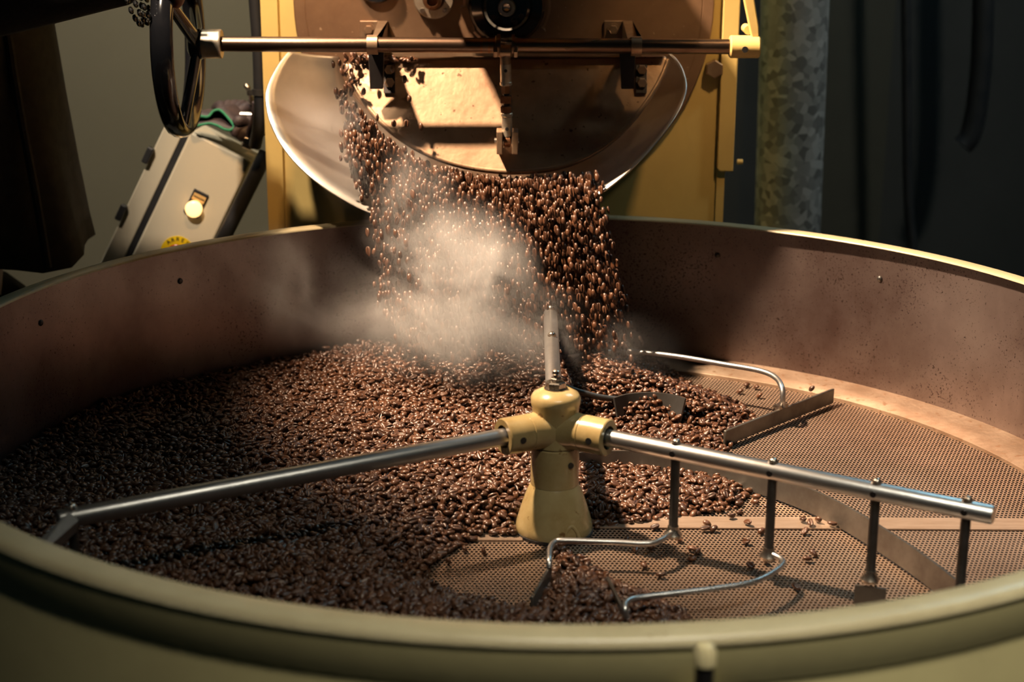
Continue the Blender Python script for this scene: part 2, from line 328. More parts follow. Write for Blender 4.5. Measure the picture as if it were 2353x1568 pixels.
# perforated floor: every hole is cut; only solid sheet under the deep beans
px_, py_ = 0.0046, 0.0056
ii, jj = np.meshgrid(np.arange(-130, 131), np.arange(-108, 109)); hx = (ii+0.5*(jj % 2))*px_; hy = jj*py_
hx = hx.ravel(); hy = hy.ravel(); rr_ = np.hypot(hx, hy)
dd = np.where(bed(hx, hy) > 0, np.minimum(dist(edge_line, hx, hy), dist(patch, hx, hy, True)), 0)
keep = (rr_ < 0.592) & (dd < 0.03)
solid = (rr_ < 0.592) & ~(dd < 0.03)
kx, ky = hx[keep], hy[keep]
ang = np.arange(6)*PI/3+PI/6
ow = np.stack([np.cos(ang)*px_/math.sqrt(3)*1.0, np.sin(ang)*px_/math.sqrt(3)], -1); ow[:, 1] *= py_/(px_*0.866)
iw = np.stack([np.cos(ang)*0.00178, np.sin(ang)*0.00225], -1)
nK = len(kx); V = np.zeros((nK, 12, 3)); cxy = np.stack([kx, ky], -1)[:, None]
V[:, :6, :2] = cxy+ow; V[:, 6:, :2] = cxy+iw
F = np.array([(k, (k+1) % 6, 6+(k+1) % 6, 6+k) for k in range(6)])
FF = (F[None]+12*np.arange(nK)[:, None, None]).reshape(-1, 4)
sx, sy = hx[solid], hy[solid]; nS = len(sx); V2 = np.zeros((nS, 6, 3)); V2[:, :, :2] = np.stack([sx, sy], -1)[:, None]+ow
me = bpy.data.meshes.new('perforated_floor')
vt = np.concatenate([V.reshape(-1, 3), V2.reshape(-1, 3)]); nv = len(vt)
loops = np.concatenate([FF.ravel(), (np.arange(nS*6)+nK*12)]); tot = np.concatenate([np.full(len(FF), 4), np.full(nS, 6)]); st = np.concatenate([[0], np.cumsum(tot)[:-1]])
me.vertices.add(nv); me.vertices.foreach_set('co', (vt-np.array([0, 0, FZ])).ravel())
me.loops.add(len(loops)); me.loops.foreach_set('vertex_index', loops.astype(np.int32))
me.polygons.add(len(tot)); me.polygons.foreach_set('loop_start', st.astype(np.int32)); me.update(calc_edges=True); me.validate()
me.materials.append(MT['perf']); fo = bpy.data.objects.new('perforated_floor', me); COL.objects.link(fo); fo.parent = tray; fo['label'] = 'perforated steel floor sheet'
# ------------------------------------------------------------------ stirrer
HX = 0.004
st_ = thing('tray_stirrer', 'cream yellow stirrer hub with three steel arms and scraper blades', 'stirrer', (HX, 0, 0.001))
H0 = Vector((HX, 0, 0)); ZA = 0.1182
def hub_pt(z): return H0+Vector((0, 0, z))
mk('hub_base', G().lathe(hub_pt(0.0022), (0, 0, 1), [(0.0405, 0), (0.0415, 0.004), (0.0405, 0.010), (0.036, 0.026), (0.030, 0.044), (0.0262, 0.0525), (0.0255, 0.0535)], 48), 'hub', st_, 40)
mk('hub_foot_ring', G().lathe(hub_pt(0.0005), (0, 0, 1), [(0.042, 0), (0.042, 0.003), (0.039, 0.0035)], 48), 'rubber', st_)
mk('hub_column', G().lathe(hub_pt(0.0552), (0, 0, 1), [(0.0245, -0.0018), (0.0245, 0), (0.0257, 0.0008), (0.0257, 0.043), (0.0245, 0.0438), (0.0245, 0.046)], 48), 'hub', st_, 40)
mk('hub_head', G().lathe(hub_pt(0.100), (0, 0, 1), [(0.0245, 0), (0.0257, 0.001), (0.0250, 0.012), (0.0245, 0.034), (0.0250, 0.042), (0.0262, 0.046), (0.0262, 0.052), (0.0240, 0.0560), (0.016, 0.0605), (0.0105, 0.062)], 48), 'hub', st_, 40)
for q, s_ in (((0.016, -0.0205, 0.083), 0.0032), ((-0.010, -0.0245, 0.048), 0.0014)):
    mk('dowel_hole', G().cyl(H0+Vector(q), H0+Vector(q)*1.0+Vector((0.0006, -0.0012, 0)), s_, 12), 'ink', st_)
arch = [Vector((0.010, -0.0385, 0.004)), Vector((0.012, -0.0365, 0.014)), Vector((0.017, -0.0335, 0.019)), Vector((0.022, -0.0325, 0.014)), Vector((0.026, -0.0325, 0.004))]
mk('base_notch', G().tube([H0+a for a in spline(arch, 5)], 0.0022, 8), 'hub', st_)
mk('notch_hollow', G().prism([H0+a+Vector((-0.0008, -0.0016, -0.001)) for a in arch], (0.002, 0.004, 0)), 'ink', st_)
mk('top_nut', G().hexn(hub_pt(0.1615), hub_pt(0.1695), 0.0108, 0.3).cyl(hub_pt(0.1605), hub_pt(0.1622), 0.0125, 24), 'bolt', st_)
mk('grease_nipple', G().hexn(hub_pt(0.1695), hub_pt(0.1735), 0.0062).lathe(hub_pt(0.1735), (0, 0, 1), [(0.003, 0), (0.0028, 0.003), (0.0042, 0.0045), (0.0036, 0.0075), (0.0012, 0.009)], 14), 'bolt', st_)
ARMS = ((90, 0.489, (0.312, 0.435), 0.012), (210, 0.525, (0.512,), 0.0), (330, 0.462, (0.140, 0.245, 0.350, 0.437), 0.0))
AD = []
for a, L, bolts, _ in ARMS:
    t = math.radians(a)-0.0092; d = Vector((math.cos(t), math.sin(t), 0)); AD.append(d); c = hub_pt(ZA)
    mk('arm_socket', G().lathe(c+d*0.012, d, [(0.0225, 0), (0.0205, 0.010), (0.0195, 0.016), (0.0195, 0.0215), (0.0189, 0.022), (0.0189, 0.0228), (0.0196, 0.0233), (0.0196, 0.050), (0.0186, 0.0512), (0.0125, 0.0512), (0.012, 0.046)], 40), 'hub', st_, 30)
    ar = mk('arm', G().lathe(c+d*0.05, d, [(0.0092, 0), (0.0092, L-0.052), (0.0082, L-0.050)], 28), 'arm', st_, 35)
    for k, bl in enumerate(bolts):
        q = c+d*bl
        mk('bolt', G().cyl(q+Vector((0, 0, 0.0085)), q+Vector((0, 0, 0.0105)), 0.0052, 16).dome(q+Vector((0, 0, 0.0105)), (0, 0, 1), 0.0045, 0.0035, 14), 'bolt', ar)
        sd = Vector((d.y, -d.x, 0)); sd = sd if sd.y < 0 else -sd
        mk('set_screw', G().cyl(q+sd*0.0086, q+sd*0.0098, 0.0032, 12), 'blacksteel', ar)
    sd = Vector((d.y, -d.x, 0)); sd = sd if sd.y < 0 else -sd
    if abs(a-90) > 5: mk('set_screw', G().cyl(c+d*0.050+sd*0.0190, c+d*0.050+sd*0.0200, 0.0036, 12), 'ink', st_)
def foot_clamp(q, m='bolt'):
    return G().lathe(q+Vector((0, 0, -0.006)), (0, 0, 1), [(0.004, 0), (0.009, 0.001), (0.0095, 0.004), (0.0062, 0.009), (0.0056, 0.013)], 18)
PF = []
for bl in ARMS[2][2]:
    q = hub_pt(ZA)+AD[2]*bl; f_ = Vector((q.x, q.y, 0.030)); PF.append(f_)
    po = mk('post', G().cyl(f_, q-Vector((0, 0, 0.006)), 0.0048, 16), 'dark_steel', st_)
    mk('foot', foot_clamp(f_), 'bolt', po)
    if bl > 0.3: mk('scraper', G().obox(f_+Vector((0.0, -0.006, -0.028)), (0.95, -0.3, 0), (0.3, 0.95, 0), (0, 0, 1), 0.030, 0.0035, 0.020), 'blade', po)
q = hub_pt(ZA)+AD[1]*0.512; lpst = mk('post', G().cyl((q.x, q.y, 0.03), q-Vector((0, 0, 0.006)), 0.0048, 14), 'dark_steel', st_)
mk('scraper', G().prism([q+Vector(k) for k in ((-0.004, -0.004, -0.004), (-0.038, -0.052, -0.030), (-0.030, -0.058, -0.034), (0.006, -0.010, -0.010))], (0.003, -0.002, 0.012)), 'arm', lpst)
# two hooked rods with scraper plates reaching round the front of the hub
def rodded(pts, r, bl, name):
    ro = mk('scraper_rod', G().tube(spline(pts, 8), r, 12), 'arm', st_)
    bm_ = mk('scraper_plate', G().prism(bl, (0, 0, -0.017)), 'blade', ro); bevel(bm_, 0.0006, 1)
    return ro
def plate(a, b, th=0.0032):
    a = Vector(a); b = Vector(b); n_ = Vector((b.y-a.y, a.x-b.x, 0)).normalized()*th/2
    return [a-n_, b-n_, b+n_, a+n_]
z = 0.030
rodded([PF[0]+Vector((0, 0, 0.001)), PZ(1500, 1248, z), PZ(1400, 1246, z), PZ(1300, 1243, z+0.001), PZ(1276, 1246, z), PZ(1264, 1262, z-0.001), PZ(1262, 1288, z-0.004), PZ(1262, 1306, 0.020)], 0.0031, plate(PZ(1265, 1296, 0.020), PZ(1222, 1372, 0.020)), 'a')
rodded([PF[1]+Vector((0, 0, 0.001)), PZ(1800, 1295, z), PZ(1740, 1335, z), PZ(1650, 1352, z), PZ(1560, 1363, z), PZ(1470, 1374, z), PZ(1440, 1384, z), PZ(1436, 1402, z-0.004), PZ(1440, 1420, 0.018)], 0.0031, plate(PZ(1396, 1325, 0.020), PZ(1434, 1402, 0.020)), 'b')
# long curved sweep blade standing on the floor
cv = spline([PZ(x, y, 0.028) for x, y in ((1330, 1040), (1390, 1036), (1480, 1037), (1560, 1045), (1665, 1062), (1765, 1088), (1850, 1118), (1930, 1155), (2005, 1198), (2110, 1266), (2210, 1343), (2290, 1420))], 6)
g = G(); th = 0.0016
rings = []
for i, q in enumerate(cv):
    d = (cv[min(i+1, len(cv)-1)]-cv[max(i-1, 0)]).normalized(); n_ = Vector((d.y, -d.x, 0))
    lo = Vector((q.x, q.y, 0.0025))+n_*0.004
    rings.append([lo-n_*th, lo+n_*th, q+n_*th, q-n_*th])
mk('sweep_blade', g.loft(rings), 'blade', st_, 30, 'long curved steel sweep blade')
mk('blade_stay', G().cyl(PF[3]+Vector((0, 0, 0.001)), (0.372, -0.222, 0.020), 0.003, 10), 'dark_steel', st_)
# far arm: rod, straight paddle and curved plough
q = hub_pt(ZA)+AD[0]*0.435
fp = mk('post', G().cyl((q.x, q.y, 0.055), q-Vector((0, 0, 0.006)), 0.0048, 14), 'dark_steel', st_)
rp = [Vector((q.x, q.y, 0.058)), PZ(1410, 808, 0.058), PZ(1480, 811, 0.058), PZ(1560, 820, 0.058), PZ(1660, 837, 0.058), PZ(1745, 852, 0.058), PZ(1782, 868, 0.056), PZ(1797, 892, 0.050), PZ(1799, 920, 0.036), PZ(1799, 934, 0.026)]
ro = mk('paddle_rod', G().tube(spline(rp, 8), 0.0036, 12), 'arm', st_)
pa, pb = PZ(1665, 990, 0.023), PZ(1915, 893, 0.023)
pd = mk('paddle', G().prism(plate(pa, pb, 0.004), (0, 0, -0.020)), 'blade', ro); bevel(pd, 0.0008, 1)
pm = pa.lerp(pb, 0.5); mk('paddle_clamp', G().obox(pm+Vector((0, 0.004, 0.0)), (pb-pa).normalized(), Vector((-(pb-pa).y, (pb-pa).x, 0)).normalized(), (0, 0, 1), 0.018, 0.010, 0.005), 'bolt', ro)
pl = spline([Vector((x, y, 0.045)) for x, y in plow_c], 6); rings = []
for i, q in enumerate(pl):
    d = (pl[min(i+1, len(pl)-1)]-pl[max(i-1, 0)]).normalized(); n_ = Vector((d.y, -d.x, 0)); lo = Vector((q.x, q.y, 0.010))+n_*0.010
    rings.append([lo-n_*0.0015, lo+n_*0.0015, q+n_*0.0015, q-n_*0.0015])
pw = mk('plough', G().loft(rings), 'dark_steel', st_, 30, 'dark curved plough plate under the heap')
q = hub_pt(ZA)+AD[0]*0.312; mk('post', G().tube(spline([q-Vector((0, 0, 0.008)), Vector((q.x+0.004, q.y, 0.07)), Vector((0.06, 0.325, 0.045)), Vector((0.105, 0.336, 0.036))], 6), 0.004, 12), 'dark_steel', st_)
# ------------------------------------------------------------------ roaster
YP = 0.76
roa = thing('coffee_roaster', 'cream painted drum roaster with brown iron front above the tray', 'roaster', (-0.06, YP+0.3, FZ))
def pp(x, y, Y=YP): return P(x, y, Y)
xl, xr = pp(603, 50).x, pp(1690, 50).x
plate_ = mk('front_plate', G().box((xl, YP, FZ), (xr-0.012, YP+0.02, 1.10)), 'cream', roa, 0); bevel(plate_, 0.002)
sl = pp(640, 50).x
mk('left_post', G().box((xl-0.001, YP-0.007, FZ), (sl, YP, 1.10)), 'cream', roa, 0)
x0, x1 = pp(1653, 200).x, pp(1691, 200).x
zb = pp(1670, 392).z; c = 0.006
gs = G().prism([(x0, YP-0.010, 1.1), (x1, YP-0.010, 1.1), (x1, YP-0.010, zb), (x0+c, YP-0.010, zb), (x0+0.002, YP-0.010, zb+0.002), (x0, YP-0.010, zb+c)], (0, 0.010, 0))
bevel(mk('right_flange', gs, 'cream', roa, 0), 0.0015)
mk('right_post', G().box((x0+0.001, YP-0.004, FZ), (pp(1673, 200).x, YP, zb+0.01)), 'cream', roa, 0)
mk('body', G().box((xl+0.03, YP+0.02, FZ), (xr-0.05, YP+0.70, 1.05)), 'cream', roa, 0)
hb = pp(1640, 157)
mk('hex_bolt', G().hexn(hb, hb+Vector((0, -0.014, 0)), 0.0135, 0.5), 'bracket', roa)
nb_ = pp(1694, 372); mk('side_stud', G().cyl(nb_, nb_+Vector((0.008, 0, 0)), 0.004, 10), 'cream', roa)
# iron face disc
dc = pp(1158, 6); Rd = (pp(1640, 6)-dc).length
face = mk('face_disc', G().lathe(dc, (0, -1, 0), [(Rd, 0), (Rd, 0.010), (Rd-0.002, 0.012), (Rd-0.016, 0.012), (Rd-0.0165, 0.0115), (Rd-0.0175, 0.0115), (Rd-0.018, 0.012), (0.001, 0.012)], 96), 'face', roa, 30, 'brown iron face plate of the drum')
YF = YP-0.012
bc = pp(1165, 6, YF); k_ = (P(1265, 6, YF)-P(1165, 6, YF)).length/100
hs = mk('bearing_housing', G().lathe(bc, (0, -1, 0), [(100*k_, 0), (100*k_, 0.030), (94*k_, 0.036), (60*k_, 0.038)], 64), 'face', roa, 30)
bx_ = G()
for a in (200, 250, 310):
    t = math.radians(a); d = Vector((math.cos(t), 0, math.sin(t))); bx_.obox(bc+d*94*k_+Vector((0, 0, 0)), d, Vector((-d.z, 0, d.x)), (0, -1, 0), 16*k_, 60*k_, 0.045)
mk('housing_lug', bx_, 'face', hs, 0)
mk('bearing_cap', G().lathe(bc+Vector((0, -0.030, 0)), (0, -1, 0), [(86*k_, 0), (86*k_, 0.020), (80*k_, 0.026), (57*k_, 0.028), (55*k_, 0.022), (54*k_, 0.022), (52*k_, 0.040), (46*k_, 0.044), (24*k_, 0.044), (23*k_, 0.040)], 64), 'wheel', hs, 30)
mk('shaft_end', G().lathe(bc+Vector((0, -0.062, 0)), (0, -1, 0), [(20*k_, 0), (20*k_, 0.014), (18*k_, 0.016), (11*k_, 0.016), (8*k_, 0.010), (0.0005, 0.008)], 32), 'bolt', hs, 30)
for a in (300, 330, 215): 
    t = math.radians(a); mk('cap_screw', G().cyl(bc+Vector((math.cos(t)*38*k_, -0.073, math.sin(t)*38*k_)), bc+Vector((math.cos(t)*38*k_, -0.077, math.sin(t)*38*k_)), 6*k_, 12), 'blacksteel', hs)
fc = pp(997, -4, YF)
fl = mk('sampling_flange', G().lathe(fc, (0, -1, 0), [(46*k_, 0), (46*k_, 0.006), (44*k_, 0.008), (26*k_, 0.009)], 40), 'zinc', roa, 30)
mk('ribbed_neck', G().lathe(fc+Vector((0, -0.008, 0)), (0, -1, 0), [(26*k_, 0), (22*k_, 0.004), (25*k_, 0.008), (21*k_, 0.012), (24*k_, 0.016), (20*k_, 0.020), (20*k_, 0.034), (13*k_, 0.036), (12*k_, 0.024)], 32), 'brass', fl, 50)
for a in (225, 315, 45, 135):
    t = math.radians(a); q = fc+Vector((math.cos(t)*37*k_, -0.007, math.sin(t)*37*k_)); mk('flange_screw', G().hexn(q, q+Vector((0, -0.005, 0)), 6*k_), 'bolt', fl)
gc = pp(866, -38, YF)
mk('sight_glass_ring', G().lathe(gc, (0, -1, 0), [(44*k_, 0), (44*k_, 0.010), (40*k_, 0.014), (32*k_, 0.014), (30*k_, 0.006), (0.0005, 0.006)], 40), 'wheel', roa, 30)
# block added to shade the door, above the bearing (just over the picture's top edge)
bevel(mk('shade_block', G().prism([(-0.165, 0.488, 0.56), (-0.165, YP, 0.56), (-0.165, YP, 0.70), (-0.165, 0.52, 0.66), (-0.165, 0.488, 0.62)], (0.225, 0, 0)), 'cream', roa, 0), 0.006)
# polished discharge chute under the door
lip_px = [(664, 118), (640, 148), (618, 190), (610, 228), (622, 285), (655, 345), (705, 400), (770, 448), (850, 489), (960, 516), (1080, 522), (1200, 512), (1290, 490), (1360, 457), (1420, 415), (1475, 365), (1530, 300), (1562, 250), (1577, 205), (1570, 165), (1552, 135), (1534, 120)]
rings = []; n = len(lip_px)
inn, outp = [], []
for i, (x, y) in enumerate(lip_px):
    t = (y-118)/(522-118); s_ = math.sin(min(1, max(0, t))*PI/2); outp.append(P(x, y, 0.705-0.185*s_))
    a = PI - PI*i/(n-1); inn.append(P(1150+372*math.cos(a), 130+222*max(0, math.sin(a)), YF-0.001))
outp = spline(outp, 4); inn = spline(inn, 4)
g = G(); th = Vector((0, 0.0, -0.0018)); R = []
for a, b_ in zip(inn, outp):
    ctr = Vector((-0.05, a.y, 0.45)); row = []
    for k in range(9):
        t = k/8; q = a.lerp(b_, t); bul = math.sin(t*PI)*0.008; d = Vector((q.x-ctr.x, 0, q.z-ctr.z)).normalized(); row.append(q+d*bul*0.8)
    R.append(row)
g.loft(R, closed_ring=False, caps=False)
ch = mk('discharge_chute', g, 'chute', roa, 60, 'polished steel discharge chute'); so = ch.modifiers.new('solid', 'SOLIDIFY'); so.thickness = 0.0022; so.offset = 0
mk('chute_edge', G().tube(outp, 0.0007, 6), 'chute', roa, 60)
# ------------------------------------------------------------------ hinged door flap
flp = thing('discharge_door', 'brown iron half round discharge door flap swung open over the chute', 'door flap', tuple(P(1165, 135, 0.645)))
def FY(y): return 0.645-(y-130)/265.0*0.085
def pf(x, y, off=0.0): q = P(x, y, FY(y)); return q+Vector((0, -off, off*0.3))
ol = spline([pf(x, y) for x, y in ((797, 150), (806, 180), (830, 225), (872, 278), (925, 322), (990, 358), (1070, 384), (1175, 396), (1280, 386), (1365, 352), (1430, 302), (1485, 235), (1518, 180), (1534, 138))], 4)
ol += [pf(1528, 131), pf(1165, 134), pf(815, 138)]
fp_ = mk('door_panel', G().prism(ol, (0, 0.007, 0.002)), 'flap', flp, 0, 'brown iron door panel'); bevel(fp_, 0.0022, 3)
mk('edge_strip', G().tube([q+Vector((0, 0.004, 0)) for q in ol[:-3]], 0.0042, 8), 'flap', flp, 60)
mk('top_bar', G().prism([P(805, 122, 0.632), P(1530, 118, 0.632), P(1530, 127, 0.632), P(805, 131, 0.632)], (0, 0.016, 0)), 'bracket', flp, 0)
def hinge(xc, dark):
    h = mk('hinge_strap', G().prism([P(xc-16, 118, 0.588), P(xc+20, 118, 0.588), P(xc+18, 205, 0.588), P(xc-12, 205, 0.588)], (0, 0.010, 0)), 'blacksteel', flp, 0); bevel(h, 0.001)
    hp = mk('hinge_plate', G().prism([pf(xc+20, 148, 0.001), pf(xc+46, 148, 0.001), pf(xc+46, 214, 0.001), pf(xc+20, 214, 0.001)], (0, -0.004, 0)), 'blacksteel', flp, 0); bevel(hp, 0.0008)
    for yy in (160, 190):
        q = pf(xc+34, yy, 0.004); mk('hinge_bolt', G().hexn(q, q+Vector((0, -0.008, 0.0)), 0.0068), 'bracket', hp)
hinge(862, 0); hinge(1440, 1)
# ------------------------------------------------------------------ operating shaft
YS = 0.56
sa, sb = P(500, 101, YS), P(1690, 103, YS); sb.z = sa.z
shf = thing('door_shaft', 'long horizontal steel operating shaft running in front of the roaster face', 'shaft', tuple(sa))
k2 = (P(1200, 100, YS)-P(1100, 100, YS)).length/100
sr = 17.5*k2
def on(x): return Vector((P(x, 101, YS).x, YS, sa.z))
s1 = mk('shaft', G().cyl(on(500), on(1146), sr, 32), 'shaft', shf); s2 = mk('shaft', G().cyl(on(1180), on(1692), sr*0.98, 32), 'shaft', shf)
for x in (1104, 1122, 1134): mk('groove_ring', G().cyl(on(x), on(x+5), sr*1.04, 32), 'brass', s1)
mk('shaft_collar', G().cyl(on(1138), on(1148), sr*1.3, 32, None, 0, 0.001), 'shaft', s1)
def bracket(xc):
    q = on(xc); w_ = 12*k2
    g = G().lathe(q-Vector((w_, 0, 0)), (1, 0, 0), [(sr*1.0, 0), (sr*1.28, 0), (sr*1.28, 2*w_), (sr*1.0, 2*w_)], 32, False)
    b_ = mk('shaft_bracket', g, 'bracket', shf)
    zt = P(xc, 47, YF).z
    mk('bracket_arm', G().prism([(q.x-w_, YS, q.z+sr*1.1), (q.x-w_, YS-0.006, q.z+sr*1.2), (q.x-w_, YS, zt-0.02), (q.x-w_, YF-0.006, zt), (q.x-w_, YF, zt), (q.x-w_, YF, zt-0.03), (q.x-w_, YS+0.012, q.z+sr)], (2*w_, 0, 0)), 'bracket', b_, 0)
    bp_ = mk('bracket_plate', G().box((q.x-w_-0.026, YF-0.005, zt-0.034), (q.x+w_, YF, zt)), 'bracket', b_, 0); bevel(bp_, 0.001)
    for dx in (-0.013,):
        c_ = Vector((q.x-w_+dx, YF-0.005, zt-0.012)); mk('bracket_bolt', G().cyl(c_, c_+Vector((0, -0.002, 0)), 0.0085, 20).hexn(c_+Vector((0, -0.002, 0)), c_+Vector((0, -0.009, 0)), 0.0065), 'bracket', b_)
    return b_
bracket(856); bracket(1462)
# turnbuckle link from shaft to door
A, B = P(1161, 118, YS-0.008), pf(1166, 335, 0.022); D = (B-A); LL = D.length; D.normalize()
lk = mk('link_eye', G().cyl(A+Vector((-15*k2, 0, 0)), A+Vector((15*k2, 0, 0)), 15*k2, 24, None, 0, 0.002).cyl(A, A+D*LL*0.16, 12*k2, 20), 'bracket', shf)
mk('crank_lug', G().cyl(on(1143), on(1150), sr*1.5, 28).cyl(on(1176), on(1183), sr*1.5, 28), 'shaft', shf)
for x in (1138, 1184):
    q = Vector((on(x).x, A.y, A.z)); mk('pivot_nut', G().hexn(q-Vector((4*k2, 0, 0)), q+Vector((6*k2, 0, 0)), 15*k2), 'bracket', lk)
def seg(t0, t1, r, m, hexa=False, name='link_sleeve'):
    a, b_ = A+D*LL*t0, A+D*LL*t1
    return mk(name, (G().hexn(a, b_, r*k2, 0.2) if hexa else G().cyl(a, b_, r*k2, 24, None, 0, 0.0008)), m, shf)
s_ = seg(0.13, 0.34, 12.5, 'zinc'); q = A+D*LL*0.20+Vector((0, -12.2*k2, 0)); mk('sleeve_screw', G().cyl(q, q+Vector((0, -0.0015, 0)), 0.0022, 12), 'ink', s_)
seg(0.325, 0.365, 14, 'zinc', name='link_washer'); seg(0.365, 0.45, 11.5, 'brass', True, 'lock_nut'); seg(0.44, 0.62, 7.5, 'blacksteel', False, 'threaded_rod')
seg(0.475, 0.555, 14.5, 'brass', True, 'lock_nut'); seg(0.585, 0.66, 14.5, 'brass', True, 'lock_nut'); seg(0.66, 0.70, 14, 'zinc', name='link_washer')
s_ = seg(0.70, 0.92, 12, 'zinc'); q = A+D*LL*0.83+Vector((0, -11.8*k2, 0)); mk('sleeve_screw', G().cyl(q, q+Vector((0, -0.0015, 0)), 0.0024, 12), 'ink', s_)
q = A+D*LL*0.97
mk('clevis_eye', G().cyl(q+Vector((-8*k2, 0, 0)), q+Vector((8*k2, 0, 0)), 15*k2, 24, None, 0, 0.001).cyl(A+D*LL*0.88, q, 10*k2, 16), 'brass', shf)
for sx_ in (-1, 1):
    c_ = q+Vector((sx_*18*k2, 0, 0))
    bevel(mk('clevis_lug', G().box((c_.x-7*k2, c_.y-0.012, c_.z-0.016), (c_.x+7*k2, c_.y+0.022, c_.z+0.014)), 'bracket', flp, 0), 0.001)
mk('clevis_pin', G().cyl(q+Vector((-30*k2, 0, 0)), q+Vector((27*k2, 0, 0)), 7*k2, 16), 'bolt', shf)
# lever on the right end
la, lb = on(1676), on(1746)
lv = mk('lever_boss', G().cyl(la, lb, 26*k2, 32, None, 0, 0.002), 'cream', shf)
g = G().prism([P(1728, 86, YS-0.006), P(1745, 86, YS-0.006), P(1744, 62, YS-0.006), P(1729, -30, YS-0.006), P(1725, -120, YS-0.006), P(1700, -120, YS-0.006), P(1704, -30, YS-0.006), P(1724, 70, YS-0.006)], (0, 0.014, 0))
bevel(mk('lever_arm', g, 'cream', lv, 0), 0.0015)
mk('lever_set_screw', G().cyl(on(1709)+Vector((0, -26*k2, -0.002)), on(1709)+Vector((0, -26*k2-0.0006, -0.002)), 0.0042, 14), 'ink', lv)
q = P(1713, 64, 0.60); mk('lever_pin', G().cyl(q, q+Vector((0, -0.03, 0)), 0.006, 14), 'cream', lv)
# ------------------------------------------------------------------ handwheel
XW = -0.479; wc = Vector((XW+0.006, YS, sa.z))
wh = thing('handwheel', 'glossy black three spoke handwheel on the left end of the shaft', 'handwheel', tuple(wc-Vector((0, 0, 0.125))))
Rw = 0.113
vs = []; fs = []; N, Mq = 72, 14
for i in range(N):
    a = 2*PI*i/N
    for k in range(Mq):
        b_ = 2*PI*k/Mq; rr0 = Rw+0.0105*math.cos(b_); vs.append((XW+0.0145*math.sin(b_)-0.004, YS+rr0*math.cos(a), sa.z+rr0*math.sin(a)))
for i in range(N):
    for k in range(Mq): fs.append((i*Mq+k, ((i+1) % N)*Mq+k, ((i+1) % N)*Mq+(k+1) % Mq, i*Mq+(k+1) % Mq))
mk('wheel_rim', G().add(vs, fs), 'wheel', wh, 80)
hubx = on(452).x
for a in (-98, 22, 142):
    t = math.radians(a); d = Vector((0, math.cos(t), math.sin(t)))
    a0 = Vector((hubx, YS, sa.z))+d*0.012; a1 = Vector((XW-0.002, YS, sa.z))+d*(Rw-0.002)
    u_ = Vector((0, -d.z, d.y)); rings = []
    for t_ in np.linspace(0, 1, 8):
        c_ = a0.lerp(a1, t_); w1 = 0.013-0.004*t_; rings.append([c_+u_*(w1*math.cos(p))+Vector((0.0075*math.sin(p), 0, 0)) for p in np.linspace(0, 2*PI, 12, endpoint=False)])
    mk('spoke', G().loft(rings), 'wheel', wh, 60)
mk('wheel_hub', G().lathe((hubx-0.012, YS, sa.z), (1, 0, 0), [(0.010, 0), (0.018, 0.004), (0.020, 0.020), (0.0205, on(466).x-hubx+0.010), (0.018, on(466).x-hubx+0.012)], 32), 'wheel', wh, 40)
mk('wheel_collar', G().lathe(on(464), (1, 0, 0), [(0.0175, 0), (0.0192, 0.0015), (0.0192, on(503).x-on(464).x), (0.0195, on(506).x-on(464).x), (0.0185, on(510).x-on(464).x), (0.010, on(510).x-on(464).x)], 32), 'zinc', wh, 40)
# ------------------------------------------------------------------ left side: console
def pc(x, y, Y=0.86): return P(x, y, Y)
con = thing('control_console', 'pale tilted control box with lit pilot lamp left of the roaster', 'control box', tuple(pc(380, 640, 0.9)))
TL, TR = pc(438, 303, 0.86), pc(577, 372, 0.86)
ux = (TR-TL).normalized(); ex = (pc(325, 590, 0.84)-TL); ex = (ex-ux*ex.dot(ux)).normalized(); nx = ux.cross(ex).normalized()
if nx.y > 0: nx = -nx
wd_ = (TR-TL).length; hg = 0.42
p0 = [TL, TR, TR+ex*hg, TL+ex*hg]
bevel(mk('front_panel', G().prism(p0, -nx*0.03), 'console', con, 0), 0.003)
back = [TL-nx*0.031, TR-nx*0.031, TR-nx*0.031+ex*hg, TL-nx*0.031+ex*hg]
bevel(mk('enclosure', G().prism(back, -nx*0.12), 'console', con, 0), 0.003)
# dark strip painting the shaded gap, and rear flange to the left
mk('gap_strip', G().prism([TL-ux*0.010-nx*0.012, TL-ux*0.0005-nx*0.012, TL-ux*0.0005-nx*0.012+ex*hg, TL-ux*0.010-nx*0.012+ex*hg], -nx*0.02), 'rubber', con, 0)
f0 = TL-nx*0.010
bevel(mk('side_flange', G().prism([f0-ux*0.040+ex*0.008, f0-ux*0.0105+ex*0.0, f0-ux*0.0105+ex*hg, f0-ux*0.040+ex*hg], -nx*0.1), 'console', con, 0), 0.002)
for yy in (0.062, 0.160):
    q = f0-ux*0.043+ex*yy; bevel(mk('latch', G().obox(q, ux, ex, nx, 0.010, 0.026, 0.012), 'rubber', con, 0), 0.002)
def onp(x, y):  # pixel -> point on the front panel plane
    d = P(x, y, 1.0)-Vector(CX); t = (TL-Vector(CX)).dot(nx)/d.dot(nx); return Vector(CX)+d*t
vv = -ex
lc = onp(447, 479); tg = onp(456, 453)
pk = mk('lamp_base', G().obox(lc.lerp(tg, 0.45), ux, vv, nx, 0.024, 0.040, 0.004), 'rubber', con, 0); bevel(pk, 0.001)
mk('legend_tag', G().obox(onp(458, 455), ux, vv, nx, 0.020, 0.011, 0.0048), 'tan', pk, 0)
mk('pilot_lens', G().lathe(lc+nx*0.004, nx, [(0.0126, 0), (0.0130, 0.006), (0.0118, 0.0078), (0.007, 0.0088), (0.0005, 0.0092)], 28), 'lens', pk, 50, 'glowing amber lamp lens')
